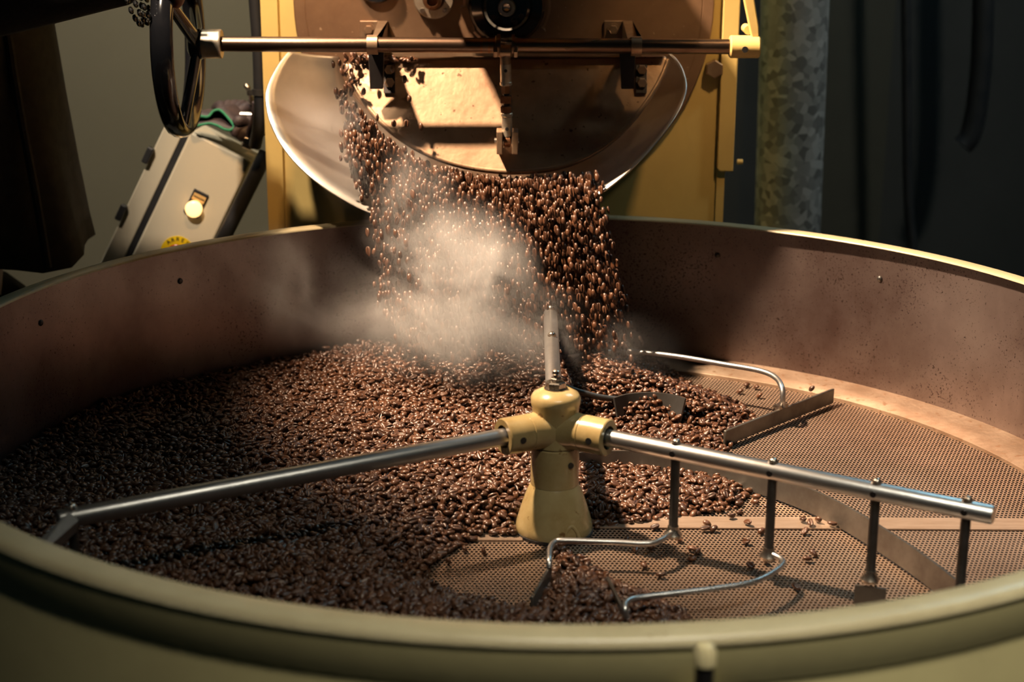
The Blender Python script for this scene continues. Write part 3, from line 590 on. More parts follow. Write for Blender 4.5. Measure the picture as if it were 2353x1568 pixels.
def text_mesh(name, txt, size, m, loc, u, v, n_, parent, wscale=1.0):
    cu = bpy.data.curves.new(name, 'FONT'); cu.body = txt; cu.size = size; cu.align_x = 'CENTER'; cu.align_y = 'CENTER'; cu.extrude = 0.0001; cu.offset = size*0.02
    t = bpy.data.objects.new(name, cu); COL.objects.link(t); dg = bpy.context.evaluated_depsgraph_get(); dg.update()
    me_ = bpy.data.meshes.new_from_object(t.evaluated_get(dg)); bpy.data.objects.remove(t)
    return [(Vector(loc)+u*(q.co.x*wscale)+v*q.co.y+n_*q.co.z) for q in me_.vertices], [tuple(pl_.vertices) for pl_ in me_.polygons]
g = G(); g.add(*text_mesh('t', 'TENSIONE LINEA', 0.0034, 'ink', onp(458, 455)+nx*0.0052, ux, vv, nx, con, 0.68)); mk('legend_lettering', g, 'ink', pk, 0)
# emergency stop with yellow label
ec = onp(408, 581)
es = mk('emergency_label', G().lathe(ec+nx*0.0003, nx, [(0.0262, 0), (0.0262, 0.0012)], 48), 'yellow', con, 30, 'round yellow emergency stop label')
g = G()
def ringtext(txt, mid, step):
    for i, chh in enumerate(txt):
        a = math.radians(mid-(i-(len(txt)-1)/2)*step); rd = ux*math.cos(a)+vv*math.sin(a); tn = ux*math.sin(a)-vv*math.cos(a)
        g.add(*text_mesh('t', chh, 0.0085, 'ink', ec+nx*0.0017+rd*0.0208, tn, rd, nx, con))
ringtext('ARRESTO', 92, 21); ringtext('EMERGENZA', 272, 19)
mk('emergency_lettering', g, 'ink', es, 0)
mk('stop_button', G().lathe(ec+nx*0.0015, nx, [(0.009, 0), (0.009, 0.008), (0.0145, 0.010), (0.0150, 0.014), (0.012, 0.018), (0.0005, 0.020)], 32), 'red', es, 40)
# black bar beside the console
gb = [P(612, 352, 0.835), P(600, 375, 0.83), P(560, 455, 0.825), P(512, 550, 0.82), P(460, 655, 0.815)]
tag(mk('black_bar', G().tube(spline(gb, 6), 0.0115, 16), 'rubber', None), 'thick straight black bar slanting down along the right edge of the control box', 'hose')
# conduit and hose on the left of the roaster
cdt = thing('conduit', 'black vertical conduit pipe beside the orange lit roaster post', 'pipe', tuple(P(590, 300, 0.80)))
cp = [P(580, -120, 0.80), P(586, 0, 0.80), P(594, 110, 0.80), P(597, 200, 0.80), P(598, 250, 0.80), P(593, 300, 0.80), P(586, 335, 0.81)]
mk('pipe', G().tube(spline(cp, 8), 0.0095, 16), 'rubber', cdt)
q = P(597, 212, 0.80); mk('clamp', G().lathe(q-Vector((0, 0, 0.004)), (0, 0, 1), [(0.0115, 0), (0.0115, 0.009)], 20).box((q.x-0.018, q.y-0.006, q.z-0.004), (q.x-0.008, q.y, q.z+0.004)), 'dark_steel', cdt)
hf = thing('hose_fitting', 'brown hose with steel hex fitting on top of the control box', 'hose fitting', tuple(P(571, 340, 0.845)))
mk('fitting_nut', G().hexn(P(568, 338, 0.845), P(574, 314, 0.842), 0.0105, 0.3), 'bolt', hf)
mk('hose', G().tube(spline([P(574, 316, 0.842), P(580, 295, 0.838), P(588, 270, 0.835), P(590, 235, 0.83)], 6), 0.0072, 14), 'leather', hf)
vl = thing('drain_tap', 'small chrome tap lever on the beige wall left of the conduit', 'tap', tuple(P(578, 235, 0.9)))
mk('tap_lever', G().tube(spline([P(567, 197, 0.88), P(573, 210, 0.88), P(579, 232, 0.9)], 4), [0.0035+0.0008*math.sin(i) for i in range(9)], 12), 'bolt', vl)
mk('tap_knob', G().dome(P(567, 199, 0.88), (-0.3, -0.3, 1), 0.0048, 0.005, 12), 'bolt', vl)
mk('tap_body', G().cyl(P(579, 232, 0.9), P(585, 236, 1.10), 0.006, 14), 'bolt', vl)
tag(mk('steel_bar', G().cyl(P(552, 264, 0.88), P(640, 266, 0.88), 0.0048, 14), 'bolt', None), 'short polished steel rod lying behind the dark gloves', 'rod')
# ------------------------------------------------------------------ gloves on the console
def lumpy(g, amp, seed):
    r = random.Random(seed); ph = [r.uniform(0, 6) for _ in range(6)]
    g.v = [(x+amp*math.sin(90*y+ph[0])*math.cos(70*z+ph[1]), y+amp*math.sin(80*x+ph[2])*math.cos(75*z+ph[3]), z+amp*math.sin(85*x+ph[4])*math.cos(60*y+ph[5])) for x, y, z in g.v]; return g
g1 = thing('work_glove', 'dark work glove with bright green edged cuff lying on the control box', 'glove', tuple(P(505, 305, 0.86)))
loop_px = [(441, 279), (452, 266), (465, 268), (479, 268), (490, 256), (504, 253), (516, 262), (528, 276), (537, 290), (530, 299), (515, 297), (502, 290), (482, 284), (462, 287), (448, 289)]
loop = spline([P(x, y, 0.845+0.0006*(290-y)) for x, y in loop_px+loop_px[:1]], 4)[:-1]
mk('cuff_trim', G().tube(loop, 0.0022, 8, True), 'green', g1, 60, 'bright green cuff edging')
ctr = sum(loop, Vector())/len(loop); rings = []
for t, sc, dz in ((0, 1.0, 0), (0.25, 1.08, 0.002), (0.5, 1.05, 0.003), (0.75, 0.9, 0.0), (1.0, 0.55, -0.006)):
    cc_ = ctr+Vector((0.018*t, 0.085*t, dz)); rings.append([cc_+(p-ctr)*sc for p in loop])
gl = mk('glove_cuff', lumpy(G().loft(rings, True, False), 0.0016, 3), 'leather', g1, 70)
so = gl.modifiers.new('solid', 'SOLIDIFY'); so.thickness = 0.002
for k, (dx, dy) in enumerate(((-0.03, 0.05), (-0.012, 0.065), (0.006, 0.07), (0.024, 0.062), (0.045, 0.03))):
    b0 = ctr+Vector((0.012, 0.07, 0.0)); e = b0+Vector((dx, dy, 0.0)); e.z = b0.z-0.004
    mk('glove_finger', G().tube(spline([b0+Vector((dx*0.35, 0, 0.0)), b0.lerp(e, 0.6)+Vector((0, 0, 0.009)), e], 5), [0.0095]*9+[0.008, 0.004], 12), 'leather', g1, 60)
g2 = thing('work_glove', 'crumpled plain dark work glove right of the green edged one', 'glove', tuple(P(575, 315, 0.86)))
rings = []
for t, w1, h1 in ((0, 0.006, 0.004), (0.08, 0.020, 0.011), (0.3, 0.027, 0.015), (0.55, 0.026, 0.017), (0.8, 0.022, 0.014), (0.95, 0.015, 0.010), (1, 0.004, 0.003)):
    c_ = P(543, 300, 0.862).lerp(P(606, 292, 0.885), t); rings.append([c_+Vector((0.25*w1*math.cos(a), w1*math.cos(a), h1*math.sin(a)*1.25)) for a in np.linspace(0, 2*PI, 20, endpoint=False)])
mk('glove_palm', lumpy(G().loft(rings), 0.003, 5), 'leather', g2, 70)
for k, (a_, b_) in enumerate((((560, 296), (540, 313)), ((570, 300), (552, 322)), ((580, 302), (590, 318)), ((590, 300), (606, 312)), ((565, 285), (545, 288)))):
    p0_, p1_ = P(*a_, 0.858), P(*b_, 0.848); mk('glove_finger', lumpy(G().tube(spline([p0_, p0_.lerp(p1_, 0.5)+Vector((0, -0.006, 0.006)), p1_], 5), [0.0095]*9+[0.0075, 0.004], 12), 0.001, k), 'leather', g2, 60)
# ------------------------------------------------------------------ right side
dt = thing('exhaust_duct', 'galvanised steel exhaust duct pipe standing right of the roaster', 'duct', tuple(P(1805, 520, 1.15)))
da, db = P(1806, 620, 1.15), P(1832, -150, 1.15); dd_ = (db-da).normalized(); rad = (P(1895, 300, 1.15)-P(1742, 300, 1.15)).length/2
mk('duct_pipe', G().cyl(da-dd_*0.75, db+dd_*1.6, rad, 48), 'galv', dt)
mk('duct_seam', G().cyl(da-dd_*0.02, da-dd_*0.012, rad*1.02, 48), 'galv', dt)
tag(mk('hanging_cable', G().tube(spline([P(2080, -300, 2.1), P(2082, 0, 2.1), P(2084, 200, 2.1), P(2086, 400, 2.1), P(2090, 500, 2.1), P(2100, 600, 2.1), P(2120, 900, 2.1)], 6), 0.0115, 12), 'rubber', None), 'thin black cable hanging straight down the dark wall on the right', 'cable')
tag(mk('hooked_hose', G().tube(spline([P(2262, -200, 2.1), P(2258, 80, 2.1), P(2250, 200, 2.1), P(2240, 270, 2.1), P(2228, 315, 2.1), P(2212, 335, 2.1)], 6), 0.024, 14), 'rubber', None), 'dark hooked hose end hanging on the wall at far right', 'hose')
# ------------------------------------------------------------------ person at the handwheel
per = thing('person', 'person in dark jacket at left reaching a hand to the black handwheel', 'person', (-0.90, 0.72, FZ))
def skin_obj(name, verts, edges, m, parent, levels=2, root=0):
    me_ = bpy.data.meshes.new(name); off = Vector(parent['_o']); me_.from_pydata([tuple(Vector(v_[:3])-off) for v_ in verts], edges, [])
    me_.materials.append(MT[m]); o = bpy.data.objects.new(name, me_); COL.objects.link(o); o.parent = parent
    sk = o.modifiers.new('skin', 'SKIN'); sk.use_smooth_shade = True
    for i, v_ in enumerate(verts):
        sv = me_.skin_vertices[0].data[i]; sv.radius = (v_[3], v_[4] if len(v_) > 4 else v_[3]); sv.use_root = (i == root)
    ss = o.modifiers.new('sub', 'SUBSURF'); ss.levels = levels; ss.render_levels = levels
    bpy.context.view_layer.update(); bake(o)
    o.data.polygons.foreach_set('use_smooth', [True]*len(o.data.polygons)); o['_o'] = tuple(off); return o
bx0, by0 = -0.90, 0.74
body_v = [(bx0, by0, 0.12, 0.13, 0.11), (bx0, by0, 0.30, 0.13, 0.10), (bx0+0.01, by0-0.02, 0.48, 0.15, 0.11), (bx0+0.02, by0-0.04, 0.62, 0.13, 0.10), (bx0+0.03, by0-0.06, 0.70, 0.06), (bx0+0.04, by0-0.09, 0.77, 0.055), (bx0+0.05, by0-0.11, 0.86, 0.085, 0.10), (bx0+0.05, by0-0.12, 0.94, 0.07, 0.085),
 (bx0+0.115, by0-0.175, 0.61, 0.055), (bx0+0.06, by0-0.235, 0.507, 0.045), (bx0+0.22, by0-0.262, 0.530, 0.036), (bx0+0.375, by0-0.268, 0.552, 0.028),
 (bx0-0.10, by0+0.13, 0.60, 0.062), (bx0-0.13, by0+0.20, 0.36, 0.048), (bx0-0.06, by0+0.16, 0.12, 0.032),
 (bx0+0.02, by0-0.09, 0.02, 0.088), (bx0+0.02, by0-0.10, -0.36, 0.060), (bx0+0.01, by0-0.09, -0.72, 0.042), (bx0+0.12, by0-0.13, -0.765, 0.036),
 (bx0-0.02, by0+0.09, 0.02, 0.088), (bx0-0.02, by0+0.10, -0.36, 0.060), (bx0-0.03, by0+0.10, -0.72, 0.042), (bx0+0.09, by0+0.08, -0.765, 0.036)]
body_e = [(0, 1), (1, 2), (2, 3), (3, 4), (4, 5), (5, 6), (6, 7), (3, 8), (8, 9), (9, 10), (10, 11), (3, 12), (12, 13), (13, 14), (0, 15), (15, 16), (16, 17), (17, 18), (0, 19), (19, 20), (20, 21), (21, 22)]
skin_obj('body', body_v, body_e, 'skin', per)
g = G(); hc = Vector((bx0+0.05, by0-0.12, 0.90))
g.lathe(hc+Vector((-0.015, 0.01, 0.0)), (0, 0, 1), [(0.088, -0.04), (0.094, 0.02), (0.090, 0.065), (0.066, 0.10), (0.03, 0.118), (0.001, 0.122)], 24); mk('hair', g, 'hair', per, 60)
# jacket: flared, open, hem hanging at hip height
rings = []
def jring(c, rx, ry, bulge=0.0, wob=0.0):
    out = []
    for k in range(40):
        a = 2*PI*k/40; r_ = 1+wob*math.sin(6*a+1)+wob*0.6*math.sin(11*a); b__ = bulge*math.exp(-((a-5.85)/0.30)**2)
        out.append(Vector((c[0]+(rx*r_+b__)*math.cos(a), c[1]+(ry*r_+b__)*math.sin(a), c[2]-0.020*math.exp(-((a-5.7)/0.25)**2)*(bulge > 0.03))))
    return out
for c_, rx, ry, bu, wb in (((bx0+0.03, by0-0.06, 0.715), 0.07, 0.07, 0, 0), ((bx0+0.02, by0-0.05, 0.67), 0.15, 0.13, 0, 0), ((bx0+0.015, by0-0.04, 0.58), 0.19, 0.16, 0, 0.01), ((bx0+0.01, by0-0.03, 0.47), 0.195, 0.165, 0.0, 0.012), ((bx0+0.005, by0-0.02, 0.36), 0.205, 0.175, 0.012, 0.02), ((bx0, by0-0.01, 0.26), 0.215, 0.185, 0.024, 0.03), ((bx0, by0-0.005, 0.18), 0.222, 0.192, 0.036, 0.035), ((bx0, by0, 0.145), 0.225, 0.195, 0.042, 0.04)):
    rings.append(jring(c_, rx, ry, bu, wb))
jk = mk('jacket', G().loft(rings, True, False), 'jacket', per, 70); so = jk.modifiers.new('solid', 'SOLIDIFY'); so.thickness = 0.004
mk('jacket_front_edge', G().tube(spline([Vector((bx0+0.17, by0-0.115, 0.50)), Vector((bx0+0.185, by0-0.13, 0.36)), Vector((bx0+0.200, by0-0.14, 0.25)), Vector((bx0+0.213, by0-0.15, 0.14))], 8), 0.006, 8), 'jacket', per)
slv = [(bx0+0.04, by0-0.08, 0.64, 0.085), (bx0+0.115, by0-0.175, 0.61, 0.083), (bx0+0.06, by0-0.235, 0.505, 0.072), (bx0+0.22, by0-0.262, 0.527, 0.058), (bx0+0.365, by0-0.268, 0.552, 0.045), (bx0+0.38, by0-0.268, 0.555, 0.046)]
skin_obj('sleeve', slv, [(0, 1), (1, 2), (2, 3), (3, 4), (4, 5)], 'cloth', per)
slv2 = [(bx0-0.05, by0+0.08, 0.64, 0.085), (bx0-0.10, by0+0.13, 0.58, 0.080), (bx0-0.13, by0+0.20, 0.37, 0.070), (bx0-0.07, by0+0.165, 0.15, 0.050)]
skin_obj('sleeve', slv2, [(0, 1), (1, 2), (2, 3)], 'cloth', per)
tr = [(bx0, by0, 0.16, 0.15, 0.14), (bx0+0.02, by0-0.09, 0.0, 0.105), (bx0+0.02, by0-0.10, -0.36, 0.085), (bx0+0.01, by0-0.09, -0.70, 0.070), (bx0-0.02, by0+0.09, 0.0, 0.105), (bx0-0.02, by0+0.10, -0.36, 0.085), (bx0-0.03, by0+0.10, -0.70, 0.070)]
skin_obj('trousers', tr, [(0, 1), (1, 2), (2, 3), (0, 4), (4, 5), (5, 6)], 'cloth', per)
for dy, dx in ((-0.10, 0.06), (0.10, 0.03)):
    rings = []
    for t, w1, h1 in ((0, 0.02, 0.02), (0.1, 0.040, 0.05), (0.35, 0.045, 0.055), (0.7, 0.048, 0.035), (0.95, 0.035, 0.025), (1, 0.012, 0.01)):
        rings.append([Vector((bx0+dx-0.10+0.27*t, by0+dy+w1*math.cos(a), FZ+0.002+max(0, h1+h1*math.sin(a)))) for a in np.linspace(0, 2*PI, 18, endpoint=False)])
    mk('shoe', G().loft(rings), 'wheel', per, 60)
# hand gripping the top of the wheel rim
wtop = Vector((XW-0.004, YS+Rw*math.cos(math.radians(128)), sa.z+Rw*math.sin(math.radians(128))))
tdir = Vector((0, -math.sin(math.radians(128)), math.cos(math.radians(128))))
wr = Vector((bx0+0.375, by0-0.268, 0.552)); nrm = Vector((0, math.cos(math.radians(128)), math.sin(math.radians(128))))
hv = [(*wr, 0.026, 0.020), (*(wr.lerp(wtop+nrm*0.022, 0.55)), 0.036, 0.017), (*(wtop+nrm*0.025+Vector((-0.008, 0, 0))), 0.038, 0.014)]
he = [(0, 1), (1, 2)]
for k in range(4):
    o_ = tdir*(-0.030+0.020*k); L = (0.9, 1.05, 1.0, 0.8)[k]; i0 = len(hv)
    for q_, rr1 in ((wtop+nrm*0.024+o_+Vector((0.006, 0, 0)), 0.0092), (wtop+nrm*0.016+o_+Vector((0.024*L, 0, 0)), 0.0086), (wtop-nrm*0.006+o_+Vector((0.027*L, 0, 0)), 0.008), (wtop-nrm*0.022*L+o_+Vector((0.012, 0, 0)), 0.007)):
        hv.append((*q_, rr1))
    he += [(2, i0), (i0, i0+1), (i0+1, i0+2), (i0+2, i0+3)]
i0 = len(hv)
for q_, rr1 in ((wtop+nrm*0.008+Vector((-0.026, 0, 0))-tdir*0.020, 0.0105), (wtop-nrm*0.010+Vector((-0.024, 0, 0))-tdir*0.028, 0.0095), (wtop-nrm*0.022+Vector((-0.010, 0, 0))-tdir*0.030, 0.008)): hv.append((*q_, rr1))
he += [(1, i0), (i0, i0+1), (i0+1, i0+2)]
skin_obj('hand', hv, he, 'skin', per)
# bracelet of metal links hanging at the wrist
bq = P(322, 14, 0.468); ax = Vector((0.9, 0, 0.25)).normalized(); u_, v_, _ = frame(ax); brc = None
for row in range(3):
    for k in range(16):
        a = 2*PI*k/16+row*0.2; c_ = bq+ax*(0.0085*(row-1))+u_*(0.033*math.cos(a))+v_*(0.033*math.sin(a))+Vector((0, 0, 0.012))
        o = mk('bracelet_link', G().lathe(c_-ax*0.0035, ax, [(0.0005, 0), (0.0042, 0.0015), (0.005, 0.0035), (0.0042, 0.0055), (0.0005, 0.007)], 8), 'bead', per, 30) if brc is None else None
        if brc is None: brc = o; c0 = c_
        else:
            o = brc.copy(); COL.objects.link(o); o.location = c_-c0
# ------------------------------------------------------------------ coffee beans
def bean_mesh():
    ns = 9; ts = [0.16, 0.34, 0.5, 0.66, 0.84]; V_ = [(-1, 0, 0.15)]; F_ = []
    for t in ts:
        x = -math.cos(t*PI); r_ = math.sqrt(max(0, 1-x*x))**0.85
        prof = [(-0.10, 0.04), (-0.24, 0.16), (-0.66, 0.10)] ; sec = []
        # flat face (z ~ 0) with a groove, round back (z up)
        sec += [(0.0, 0.30), (0.13, 0.02), (0.50, -0.02)]
        for a in (25, 70, 110, 155): sec.append((0.70*math.cos(math.radians(a-0)), 0.14+0.50*math.sin(math.radians(a))))
        sec += [(-0.50, -0.02), (-0.13, 0.02)]
        V_ += [(x, r_*q[0], 0.15+r_*(q[1]-0.15)) for q in sec]
    V_.append((1, 0, 0.15)); m_ = len(ts)
    for i in range(m_-1):
        for k in range(ns):
            k2_ = (k+1) % ns; a = 1+i*ns; b_ = a+ns
            F_ += [(a+k, a+k2_, b_+k2_), (a+k, b_+k2_, b_+k)]
    for k in range(ns):
        F_.append((0, 1+(k+1) % ns, 1+k)); a = 1+(m_-1)*ns; F_.append((len(V_)-1, a+k, a+(k+1) % ns))
    return np.array(V_), np.array(F_)
BV, BF = bean_mesh(); BV[:, 2] -= 0.25; BV *= np.array([0.93, 1.0, 1.32])
def quat_mats(n, mode='rest', dirs=None):
    yaw = rng.uniform(0, 2*PI, n)
    if mode == 'rest':
        til = np.where(rng.random(n) < 0.5, rng.normal(0, 0.6, n), PI+rng.normal(0, 0.6, n)); tip = rng.normal(0, 0.45, n)
        cy, sy = np.cos(yaw), np.sin(yaw); ct, st2 = np.cos(til), np.sin(til); cp_, sp_ = np.cos(tip), np.sin(tip)
        Rz = np.zeros((n, 3, 3)); Rz[:, 0, 0] = cy; Rz[:, 0, 1] = -sy; Rz[:, 1, 0] = sy; Rz[:, 1, 1] = cy; Rz[:, 2, 2] = 1
        Rx = np.zeros((n, 3, 3)); Rx[:, 0, 0] = 1; Rx[:, 1, 1] = ct; Rx[:, 1, 2] = -st2; Rx[:, 2, 1] = st2; Rx[:, 2, 2] = ct
        Ry = np.zeros((n, 3, 3)); Ry[:, 1, 1] = 1; Ry[:, 0, 0] = cp_; Ry[:, 0, 2] = sp_; Ry[:, 2, 0] = -sp_; Ry[:, 2, 2] = cp_
        return Rz @ Ry @ Rx
    d = dirs/np.linalg.norm(dirs, axis=1, keepdims=True); r_ = rng.normal(size=(n, 3)); u = np.cross(d, r_); u /= np.linalg.norm(u, axis=1, keepdims=True); v = np.cross(d, u)
    return np.stack([d, u, v], -1)
def bean_field(name, pos, mats_, size, stretch=1.0, extra=None):
    n = len(pos); sc = size[:, None]*np.array([[0.56*stretch, 0.56, 0.56]])*1.0
    L_ = BV[None]*sc[:, None, :]
    W_ = np.einsum('nij,nkj->nki', mats_, L_)+pos[:, None]
    v_ = W_.reshape(-1, 3); f_ = (BF[None]+len(BV)*np.arange(n)[:, None, None]).reshape(-1, 3)
    tint = np.repeat(rng.random(n), len(BV))
    if extra is not None:
        ev, ef = extra; f_ = np.concatenate([f_, ef+len(v_)]); v_ = np.concatenate([v_, ev]); tint = np.concatenate([tint, np.zeros(len(ev))])
    me_ = bpy.data.meshes.new(name); me_.vertices.add(len(v_)); me_.vertices.foreach_set('co', v_.ravel())
    me_.loops.add(f_.size); me_.loops.foreach_set('vertex_index', f_.ravel().astype(np.int32)); me_.polygons.add(len(f_)); me_.polygons.foreach_set('loop_start', (np.arange(len(f_))*3).astype(np.int32))
    me_.update(calc_edges=True); me_.polygons.foreach_set('use_smooth', np.ones(len(f_), bool))
    at_ = me_.attributes.new('tint', 'FLOAT', 'POINT'); at_.data.foreach_set('value', tint.astype(np.float32))
    me_.materials.append(MT['bean']); o = bpy.data.objects.new(name, me_); COL.objects.link(o); o['kind'] = 'stuff'; return o
def to_px(p_):
    d = p_-np.array(CX); f_ = np.array(fw); z_ = d@f_; return np.stack([IW/2+FPX*(d@np.array(r2))/z_, IH/2-FPX*(d@np.array(u2))/z_], -1), z_
# top layer of the bed
s0 = 0.0070; ii, jj = np.meshgrid(np.arange(-95, 96), np.arange(-110, 111)); x = ((ii+0.5*(jj % 2))*s0).ravel(); y = (jj*s0*0.866).ravel()
x = x+rng.uniform(-0.0024, 0.0024, len(x)); y = y+rng.uniform(-0.0024, 0.0024, len(y))
h = bed(x, y); ok = (h > 0) & (np.hypot(x, y) < 0.641) & (np.hypot(x-HX, y) > 0.044)

x, y, h = x[ok], y[ok], h[ok]
pos1 = np.stack([x, y, np.maximum(h-0.0035, 0.0032)+rng.normal(0, 0.0019, len(x))], -1); size1 = rng.normal(0.0104, 0.0009, len(x)); R1 = quat_mats(len(x))
# gap-filling layer below
s0 = 0.0088; ii, jj = np.meshgrid(np.arange(-80, 81), np.arange(-90, 91)); x2 = ((ii+0.5*(jj % 2))*s0).ravel()+0.003; y2 = (jj*s0*0.866).ravel()+0.002
h2 = bed(x2, y2); ok = (h2 > 0.011) & (np.hypot(x2, y2) < 0.640) & (np.hypot(x2-HX, y2) > 0.046) & (y2 > -0.30)
pos2 = np.stack([x2[ok], y2[ok], h2[ok]-0.0085], -1); size2 = rng.normal(0.0104, 0.0008, ok.sum()); R2 = quat_mats(ok.sum())
# the nearest visible beans become objects of their own
pxy, dep = to_px(pos1)
rimy = np.interp(pxy[:, 0], [0, 204, 408, 612, 816, 1200, 1641, 1950, 2353], [1200, 1272, 1330, 1372, 1396, 1416, 1416, 1388, 1290])
vis = (pxy[:, 0] > 15) & (pxy[:, 0] < 2340) & (pxy[:, 1] < rimy-14)
la1, la2 = np.array([1165, 1003.0]), np.array([120, 1197.0]); dv = la2-la1; tt = ((pxy-la1)@dv)/(dv@dv); perp = np.abs((pxy[:, 0]-la1[0])*dv[1]-(pxy[:, 1]-la1[1])*dv[0])/np.linalg.norm(dv)
vis &= ~((tt > 0) & (tt < 1.05) & (perp < 45))
score = np.where(vis, size1/dep, 0); NI = 235
pick = np.argsort(-score)[:NI]; rest = np.ones(len(pos1), bool); rest[pick] = False
# mound under the beans, so that no gap shows the tray floor
gx, gy = np.meshgrid(np.linspace(-0.64, 0.30, 120), np.linspace(-0.63, 0.63, 150)); gh = bed(gx, gy)-0.0125
gh = np.where((gh > 0.0008) & (np.hypot(gx, gy) < 0.637), gh, -0.0)
mv = np.stack([gx, gy, np.maximum(gh, 0.0006)], -1).reshape(-1, 3); okv = (gh > 0.0008).ravel()
nx_ = 120; idx = np.arange(150*120).reshape(150, 120); q4 = np.stack([idx[:-1, :-1], idx[:-1, 1:], idx[1:, 1:], idx[1:, :-1]], -1).reshape(-1, 4)
q4 = q4[okv[q4].all(1)]; mf = np.concatenate([q4[:, [0, 1, 2]], q4[:, [0, 2, 3]]])
bd = bean_field('coffee_bean_bed', np.concatenate([pos1[rest], pos2]), np.concatenate([R1[rest], R2]), np.concatenate([size1[rest], size2]), 1.0, (mv, mf))
tag(bd, 'deep bed of dark roasted coffee beans covering the tray floor', 'coffee beans')
# three bean shapes shared by the single beans
bms = []
for k in range(3):
    sc = 0.0056*np.array([(1, 1, 1), (1.08, 0.95, 0.98), (0.94, 1.04, 1.05)][k]); me_ = bpy.data.meshes.new('coffee_bean'); me_.from_pydata((BV*sc).tolist(), [], BF.tolist())
    me_.polygons.foreach_set('use_smooth', [True]*len(me_.polygons)); me_.materials.append(MT['bean']); bms.append(me_)
def one_bean(p_, R_, lab, grp, k, s=1.0):
    o = bpy.data.objects.new('coffee_bean', bms[k % 3]); COL.objects.link(o)
    Mx = Matrix(np.array(R_).tolist()).to_4x4(); Mx.translation = Vector(p_); o.matrix_world = Mx @ Matrix.Scale(s, 4); o['label'] = lab; o['category'] = 'coffee bean'; o['group'] = grp
    return o
for k, i in enumerate(pick): one_bean(pos1[i], R1[i], 'dark roasted coffee bean in the bed close behind the front rim', 'nearest beans of the bed', k, size1[i]/0.0104)
loose_px = [(1068, 1262), (1112, 1269), (1030, 1290), (1098, 1378), (1160, 1393), (1480, 1195), (1505, 1212), (1620, 1215), (1640, 1216), (1625, 1208), (1718, 1205), (1750, 1222), (1845, 1198), (1862, 1206), (1880, 1199), (1850, 1222), (1912, 1208), (1497, 1260), (1590, 1262), (1600, 1268), (1590, 1285), (1604, 1266), (1518, 1322), (1715, 1245), (1725, 1300), (1760, 1290), (1765, 1282), (1855, 1285), (1870, 1273), (1700, 1140), (1735, 1155), (1765, 1165), (1700, 1180), (1680, 1190), (1738, 1142), (1716, 885), (1738, 890), (1700, 900), (1865, 893), (1745, 910), (1830, 1350), (1560, 1240), (1460, 1262), (1440, 1240), (1480, 1300), (1660, 1170)]
for k, (a, b_) in enumerate(loose_px):
    q = PZ(a, b_, 0.004 if a != 1865 else 0.013); q.z = (0.0045 if not (0.006 < q.y < 0.038 and q.x > 0.03) else 0.0065) if a != 1865 else 0.013
    one_bean(q, quat_mats(1)[0], 'stray coffee bean lying alone on the bare steel floor of the tray', 'stray beans on the floor', k, 1.0)
fly_px = [(902, 158), (930, 182), (941, 227), (934, 284), (968, 292), (905, 284), (766, 148), (772, 210), (1190, 420), (1092, 240)][:8]
for k, (a, b_) in enumerate(fly_px):
    q = P(a, b_, 0.565); one_bean(q, quat_mats(1, 'f', np.array([[0.05, 0, -1.0]]))[0], 'single coffee bean falling free in front of the iron door flap', 'beans in the air before the door', k, 1.0)
# ------------------------------------------------------------------ the falling stream
def P_np(x, y, Y):
    d = np.array(fw)+((x-IW/2)/FPX)[:, None]*np.array(r2)-((y-IH/2)/FPX)[:, None]*np.array(u2); return np.array(CX)+d*((Y-CX[1])/d[:, 1])[:, None]
N = 6400; u = rng.random(N); s = rng.random(N)**0.9
# door edge / chute lip in the picture plane, then a ballistic fall drifting right and forward
topx = 822+u*548; topy = np.interp(topx, [820, 870, 925, 990, 1070, 1175, 1280, 1370], [235, 300, 345, 378, 402, 412, 404, 400])
botx = 905+u*540+rng.normal(0, 22, N); boty = 812+rng.normal(0, 10, N)+25*u
fx = topx+(botx-topx)*s**0.9+rng.normal(0, 7, N); fy = topy+(boty-topy)*s
Yf = 0.556-0.10*np.sqrt(s)+rng.normal(0, 0.024, N)*(0.35+s)
pos = P_np(fx, fy, Yf); keepm = rng.random(N) < np.where(u > 0.5, 1.0, 0.88)*np.interp(s, [0, 0.5, 1], [1.0, 0.8, 0.42])
keepm &= pos[:, 2] > np.maximum(bed(pos[:, 0], pos[:, 1]), 0)+0.004
pos = pos[keepm]; n = len(pos); dirs = np.stack([0.10+0.10*u[keepm]+rng.normal(0, 0.10, n), -0.15+rng.normal(0, 0.1, n), -np.ones(n)], -1)
# beans sliding down the polished chute under the door
n2 = 1900; a = rng.random(n2); b2 = rng.random(n2)
ex_ = np.interp(a, [0, 0.25, 0.5, 0.75, 1], [805, 850, 960, 1130, 1330]); ey_ = np.interp(a, [0, 0.25, 0.5, 0.75, 1], [255, 330, 385, 415, 412])
ox_ = np.interp(a, [0, 0.25, 0.5, 0.75, 1], [800, 838, 930, 1090, 1300]); oy_ = np.interp(a, [0, 0.25, 0.5, 0.75, 1], [330, 440, 500, 520, 490])
sx_ = ex_+(ox_-ex_)*b2+rng.normal(0, 8, n2)*(0.5+b2); sy_ = ey_+(oy_-ey_)*b2+rng.normal(0, 6, n2); Ys = 0.615-0.085*b2+rng.normal(0, 0.006, n2)
posb = P_np(sx_, sy_, Ys); dirb = np.stack([0.12+rng.normal(0, 0.15, n2), -0.4+rng.normal(0, 0.1, n2), -np.ones(n2)], -1)
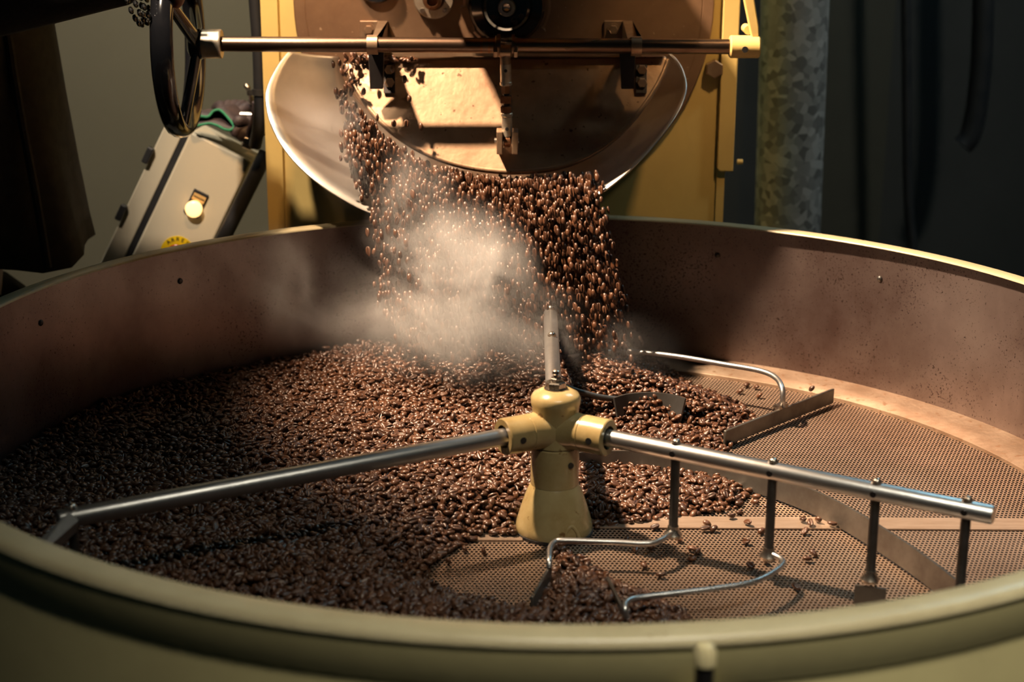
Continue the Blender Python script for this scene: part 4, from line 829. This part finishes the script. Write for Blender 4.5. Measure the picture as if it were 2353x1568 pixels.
# a few spilling over the upper left corner of the door and lying on its ledge
n3 = 38; posc = P_np(rng.normal(800, 16, n3), rng.uniform(122, 260, n3), rng.uniform(0.60, 0.63, n3)); dirc = np.stack([rng.normal(0, 0.5, n3), rng.normal(0, 0.4, n3), -np.ones(n3)], -1)
n4 = 46; lx = np.concatenate([rng.uniform(800, 862, 26), rng.uniform(884, 955, 20)]); posd = P_np(lx, 139-rng.random(n4)*14*np.clip((960-lx)/100, 0.2, 1), rng.uniform(0.618, 0.640, n4)); dird = rng.normal(size=(n4, 3))
pa_ = np.concatenate([pos, posb, posc, posd]); da_ = np.concatenate([dirs, dirb, dirc, dird])
fs_ = bean_field('falling_coffee_beans', pa_, quat_mats(len(pa_), 'f', da_), rng.normal(0.0091, 0.0008, len(pa_)), 1.22)
tag(fs_, 'dense curtain of roasted coffee beans pouring from the chute into the tray', 'coffee beans')
# ------------------------------------------------------------------ steam
m = bpy.data.materials.new('steam'); m.use_nodes = True; nt = m.node_tree; nt.nodes.clear(); MT['steam'] = m
out = nd(nt, 'ShaderNodeOutputMaterial'); vs_ = nd(nt, 'ShaderNodeVolumeScatter'); vs_.inputs['Color'].default_value = (0.95, 0.93, 0.92, 1); vs_.inputs['Anisotropy'].default_value = 0.0
tc = nd(nt, 'ShaderNodeTexCoord'); nt.links.new(vs_.outputs[0], out.inputs['Volume'])
nz = nd(nt, 'ShaderNodeTexNoise', i_Scale=7.0, i_Detail=4.0, i_Roughness=0.58, i_Distortion=0.9); nt.links.new(tc.outputs['Object'], nz.inputs['Vector'])
nr = nd(nt, 'ShaderNodeMapRange', interpolation_type='SMOOTHSTEP'); nr.inputs[1].default_value = 0.40; nr.inputs[2].default_value = 0.68; nt.links.new(nz.outputs[0], nr.inputs[0])
acc = None
for c_, r_, k in (((-0.115, 0.39, 0.175), (0.12, 0.10, 0.12), 32.0), ((-0.06, 0.38, 0.11), (0.14, 0.11, 0.08), 12.0), ((-0.19, 0.42, 0.14), (0.14, 0.13, 0.12), 9.0), ((-0.30, 0.46, 0.15), (0.16, 0.12, 0.10), 5.0), ((-0.29, 0.54, 0.32), (0.10, 0.08, 0.12), 7.0), ((-0.17, 0.47, 0.24), (0.07, 0.08, 0.12), 7.0), ((0.06, 0.38, 0.09), (0.14, 0.10, 0.06), 3.0)):
    mp = nd(nt, 'ShaderNodeMapping', vector_type='TEXTURE'); mp.inputs['Location'].default_value = c_; mp.inputs['Scale'].default_value = r_; nt.links.new(tc.outputs['Object'], mp.inputs[0])
    ln = nd(nt, 'ShaderNodeVectorMath', operation='LENGTH'); nt.links.new(mp.outputs[0], ln.inputs[0])
    mr = nd(nt, 'ShaderNodeMapRange', interpolation_type='SMOOTHSTEP'); mr.inputs[1].default_value = 1.0; mr.inputs[2].default_value = 0.0; mr.inputs[3].default_value = 0.0; mr.inputs[4].default_value = k
    nt.links.new(ln.outputs['Value'], mr.inputs[0])
    if acc is None: acc = mr.outputs[0]
    else:
        a2 = nd(nt, 'ShaderNodeMath', operation='ADD'); nt.links.new(acc, a2.inputs[0]); nt.links.new(mr.outputs[0], a2.inputs[1]); acc = a2.outputs[0]
mu = nd(nt, 'ShaderNodeMath', operation='MULTIPLY'); nt.links.new(acc, mu.inputs[0]); nt.links.new(nr.outputs[0], mu.inputs[1]); nt.links.new(mu.outputs[0], vs_.inputs['Density'])
sm = mk('steam', G().box((-0.44, 0.27, 0.03), (0.20, 0.64, 0.46)), 'steam', None, 0); tag(sm, 'pale warm steam drifting off the hot beans left of the stream', 'steam', None, 'stuff')
for o in bpy.data.objects:
    if '_o' in o: del o['_o']
